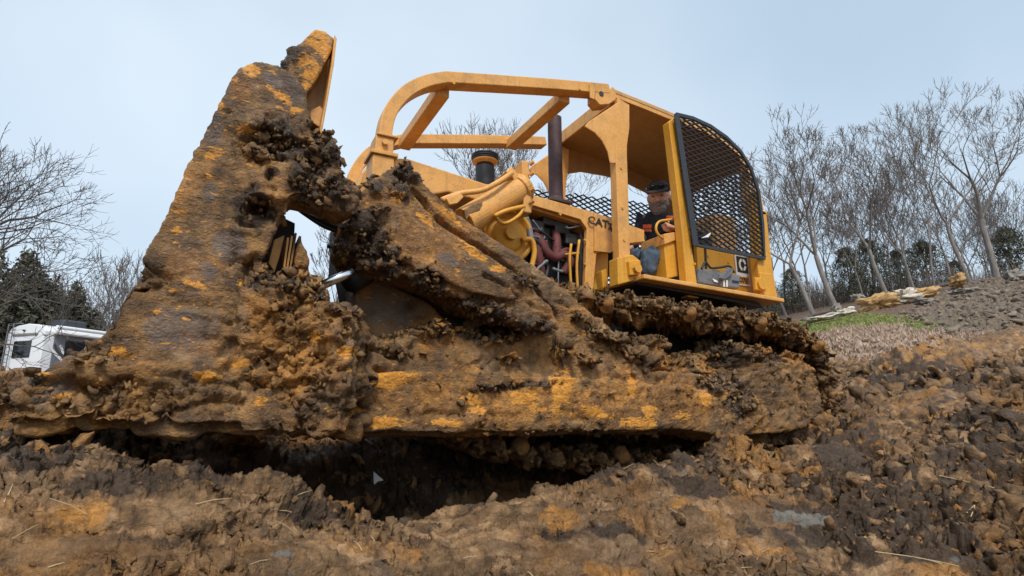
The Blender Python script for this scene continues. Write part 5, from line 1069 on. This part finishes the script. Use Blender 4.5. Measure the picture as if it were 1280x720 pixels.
# ------------------------------------------------------------------ travel trailer on the left
def trailer():
    tr = empty('travel_trailer', (0, 0, 0), 'white travel trailer with grey swooshes, rear ladder and dark windows behind the mud heap', 'trailer')
    RTV, FHV = Vector(RT), Vector(FH); top = 2.75+.55
    B = RTV*-17.3+FHV*20.6; zg = gh(B.x, B.y); tr.location = (B.x, B.y, zg); rear = (RTV*-.97+FHV*.24).normalized(); side = (RTV*.24+FHV*.97).normalized()
    sd = Vector((rear.y, -rear.x, 0)); sd = sd if sd.dot(FHV) > 0 else -sd; side = (sd*1.0+RTV*.22).normalized()
    zt = (515-405)/700*20.6-zg
    Mt = Matrix((rear, side, Vector((0, 0, 1)))).transposed().to_4x4(); tr.matrix_basis = Matrix.Translation((B.x, B.y, zg))@Mt
    def add(name, bm, mat, parent=None, bev=0, smooth=False):
        o = bm_obj(name, bm, mat, parent or tr, smooth, bev); return o
    W, Ln, H = 2.1, 7.5, zt; b0 = .75
    bm = bmesh.new(); prof = [(0, b0), (W, b0), (W, H-.28), (W-.12, H-.12), (W-.5, H-.02), (W/2, H+.03), (.5, H-.02), (.12, H-.12), (0, H-.28)]
    A = [bm.verts.new((x, 0, z)) for x, z in prof]; Bv = [bm.verts.new((x, Ln, z)) for x, z in prof]; bm.faces.new(A[::-1]); bm.faces.new(Bv)
    for i in range(len(prof)): bm.faces.new((A[i], A[(i+1) % 9], Bv[(i+1) % 9], Bv[i]))
    body = add('body', bm, M['white'], None, .03)
    def rbox(name, a, b, mat, bev=.02, parent=None):
        bm = bmesh.new(); x0, y0, z0 = a; x1, y1, z1 = b
        vs = [bm.verts.new(v) for v in ((x0, y0, z0), (x1, y0, z0), (x1, y1, z0), (x0, y1, z0), (x0, y0, z1), (x1, y0, z1), (x1, y1, z1), (x0, y1, z1))]
        for f in ((0, 1, 2, 3), (4, 5, 6, 7), (0, 1, 5, 4), (1, 2, 6, 5), (2, 3, 7, 6), (3, 0, 4, 7)): bm.faces.new([vs[i] for i in f])
        return add(name, bm, mat, parent, bev)
    # rear wall: y = 0, x from 0 (camera's right) to W
    rbox('window', (.62, -.03, H-1.25), (1.62, -.005, H-.62), M['glass'], .05)
    rbox('brake_light', (.35, -.04, H-.42), (1.75, -.004, H-.34), M['capmesh'], .01); rbox('camera', (1.1, -.06, H-.26), (1.2, -.005, H-.2), M['black'], .01)
    rbox('lower_trim', (.0, -.02, b0), (W, -.003, b0+.75), M['greytrim'], .01); rbox('trim_strip', (.0, -.035, b0+.75), (W, -.0, b0+.87), M['darktrim'], .01)
    ld = empty('ladder'); ld.parent = tr
    bm = bmesh.new()
    for x in (W-.12, W-.42): tube(bm, [(x, -.1, .9), (x, -.1, H+.05), (x, .2, H+.1)], .018, 6)
    for z in np.arange(1.0, H, .28): tube(bm, [(W-.12, -.1, z), (W-.42, -.1, z)], .014, 6)
    add('rails', bm, M['greytrim'], ld)
    # side wall: x = 0, y forward
    rbox('side_panel', (-.02, .35, b0+.2), (-.003, 7.3, H-.38), M['greytrim'], .01)
    rbox('window', (-.04, .75, H-1.25), (-.022, 1.55, H-.55), M['glass'], .05); rbox('window', (-.04, 3.2, H-1.25), (-.022, 4.2, H-.55), M['glass'], .05)
    rbox('door', (-.045, 2.1, b0), (-.022, 2.7, H-.5), M['darktrim'], .03)
    for k in range(4):
        bm = bmesh.new(); f = []
        for t_ in np.linspace(0, 1, 9): f.append(((-.03, .15+.2*k+1.5*t_**1.2, H-.75-1.2*t_**.8-.03*k)))
        vs = [bm.verts.new(q) for q in f]+[bm.verts.new((-.03, q[1]+.05+.05*(1-abs(2*i/8-1)), q[2]+.07)) for i, q in list(enumerate(f))[::-1]]; bm.faces.new(vs); r_ = bmesh.ops.extrude_face_region(bm, geom=bm.faces[:]); bmesh.ops.translate(bm, verts=[v for v in r_['geom'] if isinstance(v, bmesh.types.BMVert)], vec=(-.006, 0, 0))
        add('swoosh', bm, M['darktrim'] if k % 2 else M['white'])
    for z in (H-.12, H-.32):
        bm = bmesh.new(); tube(bm, [(-.12, .3, z), (-.12, 6.8, z)], .075, 12); add('awning', bm, M['white'])
    rbox('air_conditioner', (.7, 1.0, H+.02), (1.5, 1.9, H+.34), M['darktrim'], .08); rbox('roof_vent', (.5, 4.0, H), (1.0, 4.5, H+.18), M['white'], .04)
    rbox('chassis', (.1, .2, .45), (W-.1, Ln-.2, b0), M['black'], .02)
    for y in (3.2, 4.1):
        bm = bmesh.new(); tube(bm, [(.0, y, .36), (.25, y, .36)], .36, 22); add('wheel', bm, M['rubber'], None, .03)
trailer()

# ------------------------------------------------------------------ sky, light, camera
W_ = bpy.data.worlds.new('World'); scene.world = W_; W_.use_nodes = True; nt = W_.node_tree; nt.nodes.clear()
sun_el, sun_az = 52., 200.
sky = nt.nodes.new('ShaderNodeTexSky'); sky.sky_type = 'NISHITA'; sky.sun_disc = False; sky.sun_elevation = R(sun_el); sky.sun_rotation = R(sun_az); sky.air_density = 1.0; sky.dust_density = 4.0; sky.ozone_density = 1.5
bgn = nt.nodes.new('ShaderNodeBackground'); bgn.inputs[1].default_value = SKY_STRENGTH
# overcast veil: the blue sky mostly covered by an even pale cloud layer
tcw = nt.nodes.new('ShaderNodeTexCoord'); ns = nt.nodes.new('ShaderNodeTexNoise'); ns.inputs['Scale'].default_value = 1.6; ns.inputs['Detail'].default_value = 3; nt.links.new(tcw.outputs['Generated'], ns.inputs[0])
rp_ = nt.nodes.new('ShaderNodeValToRGB'); rp_.color_ramp.elements[0].position = .3; rp_.color_ramp.elements[0].color = (3.1, 3.95, 4.75, 1); rp_.color_ramp.elements[1].position = .7; rp_.color_ramp.elements[1].color = (4.6, 5.3, 5.9, 1); nt.links.new(ns.outputs[0], rp_.inputs[0])
mx_ = nt.nodes.new('ShaderNodeMix'); mx_.data_type = 'RGBA'; mx_.inputs[0].default_value = .8; nt.links.new(sky.outputs[0], mx_.inputs[6]); nt.links.new(rp_.outputs[0], mx_.inputs[7]); nt.links.new(mx_.outputs[2], bgn.inputs[0])
wo = nt.nodes.new('ShaderNodeOutputWorld'); nt.links.new(bgn.outputs[0], wo.inputs[0])
sl = bpy.data.lights.new('sun', 'SUN'); sl.energy = SUN; sl.angle = R(14); sl.color = (1, .96, .9); so = bpy.data.objects.new('sun', sl); COL.objects.link(so)
az = R(sun_az); dirv = Vector((math.sin(az)*math.cos(R(sun_el)), math.cos(az)*math.cos(R(sun_el)), math.sin(R(sun_el)))); so.rotation_euler = dirv.to_track_quat('Z', 'Y').to_euler()
cam = bpy.data.cameras.new('camera'); cam.sensor_width = 36; cam.lens = FPX/1280*36; cam.clip_start = .02; cam.clip_end = 3000
co_ = bpy.data.objects.new('camera', cam); COL.objects.link(co_)
co_.matrix_world = Matrix((Vector(RT), Vector(UPV), -Vector(FW))).transposed().to_4x4(); scene.camera = co_
vs = scene.view_settings; vs.view_transform = 'Standard'; vs.look = 'None'; vs.gamma = 1; vs.use_curve_mapping = False; vs.exposure = EXPOSURE
scene.cycles.use_denoising = True
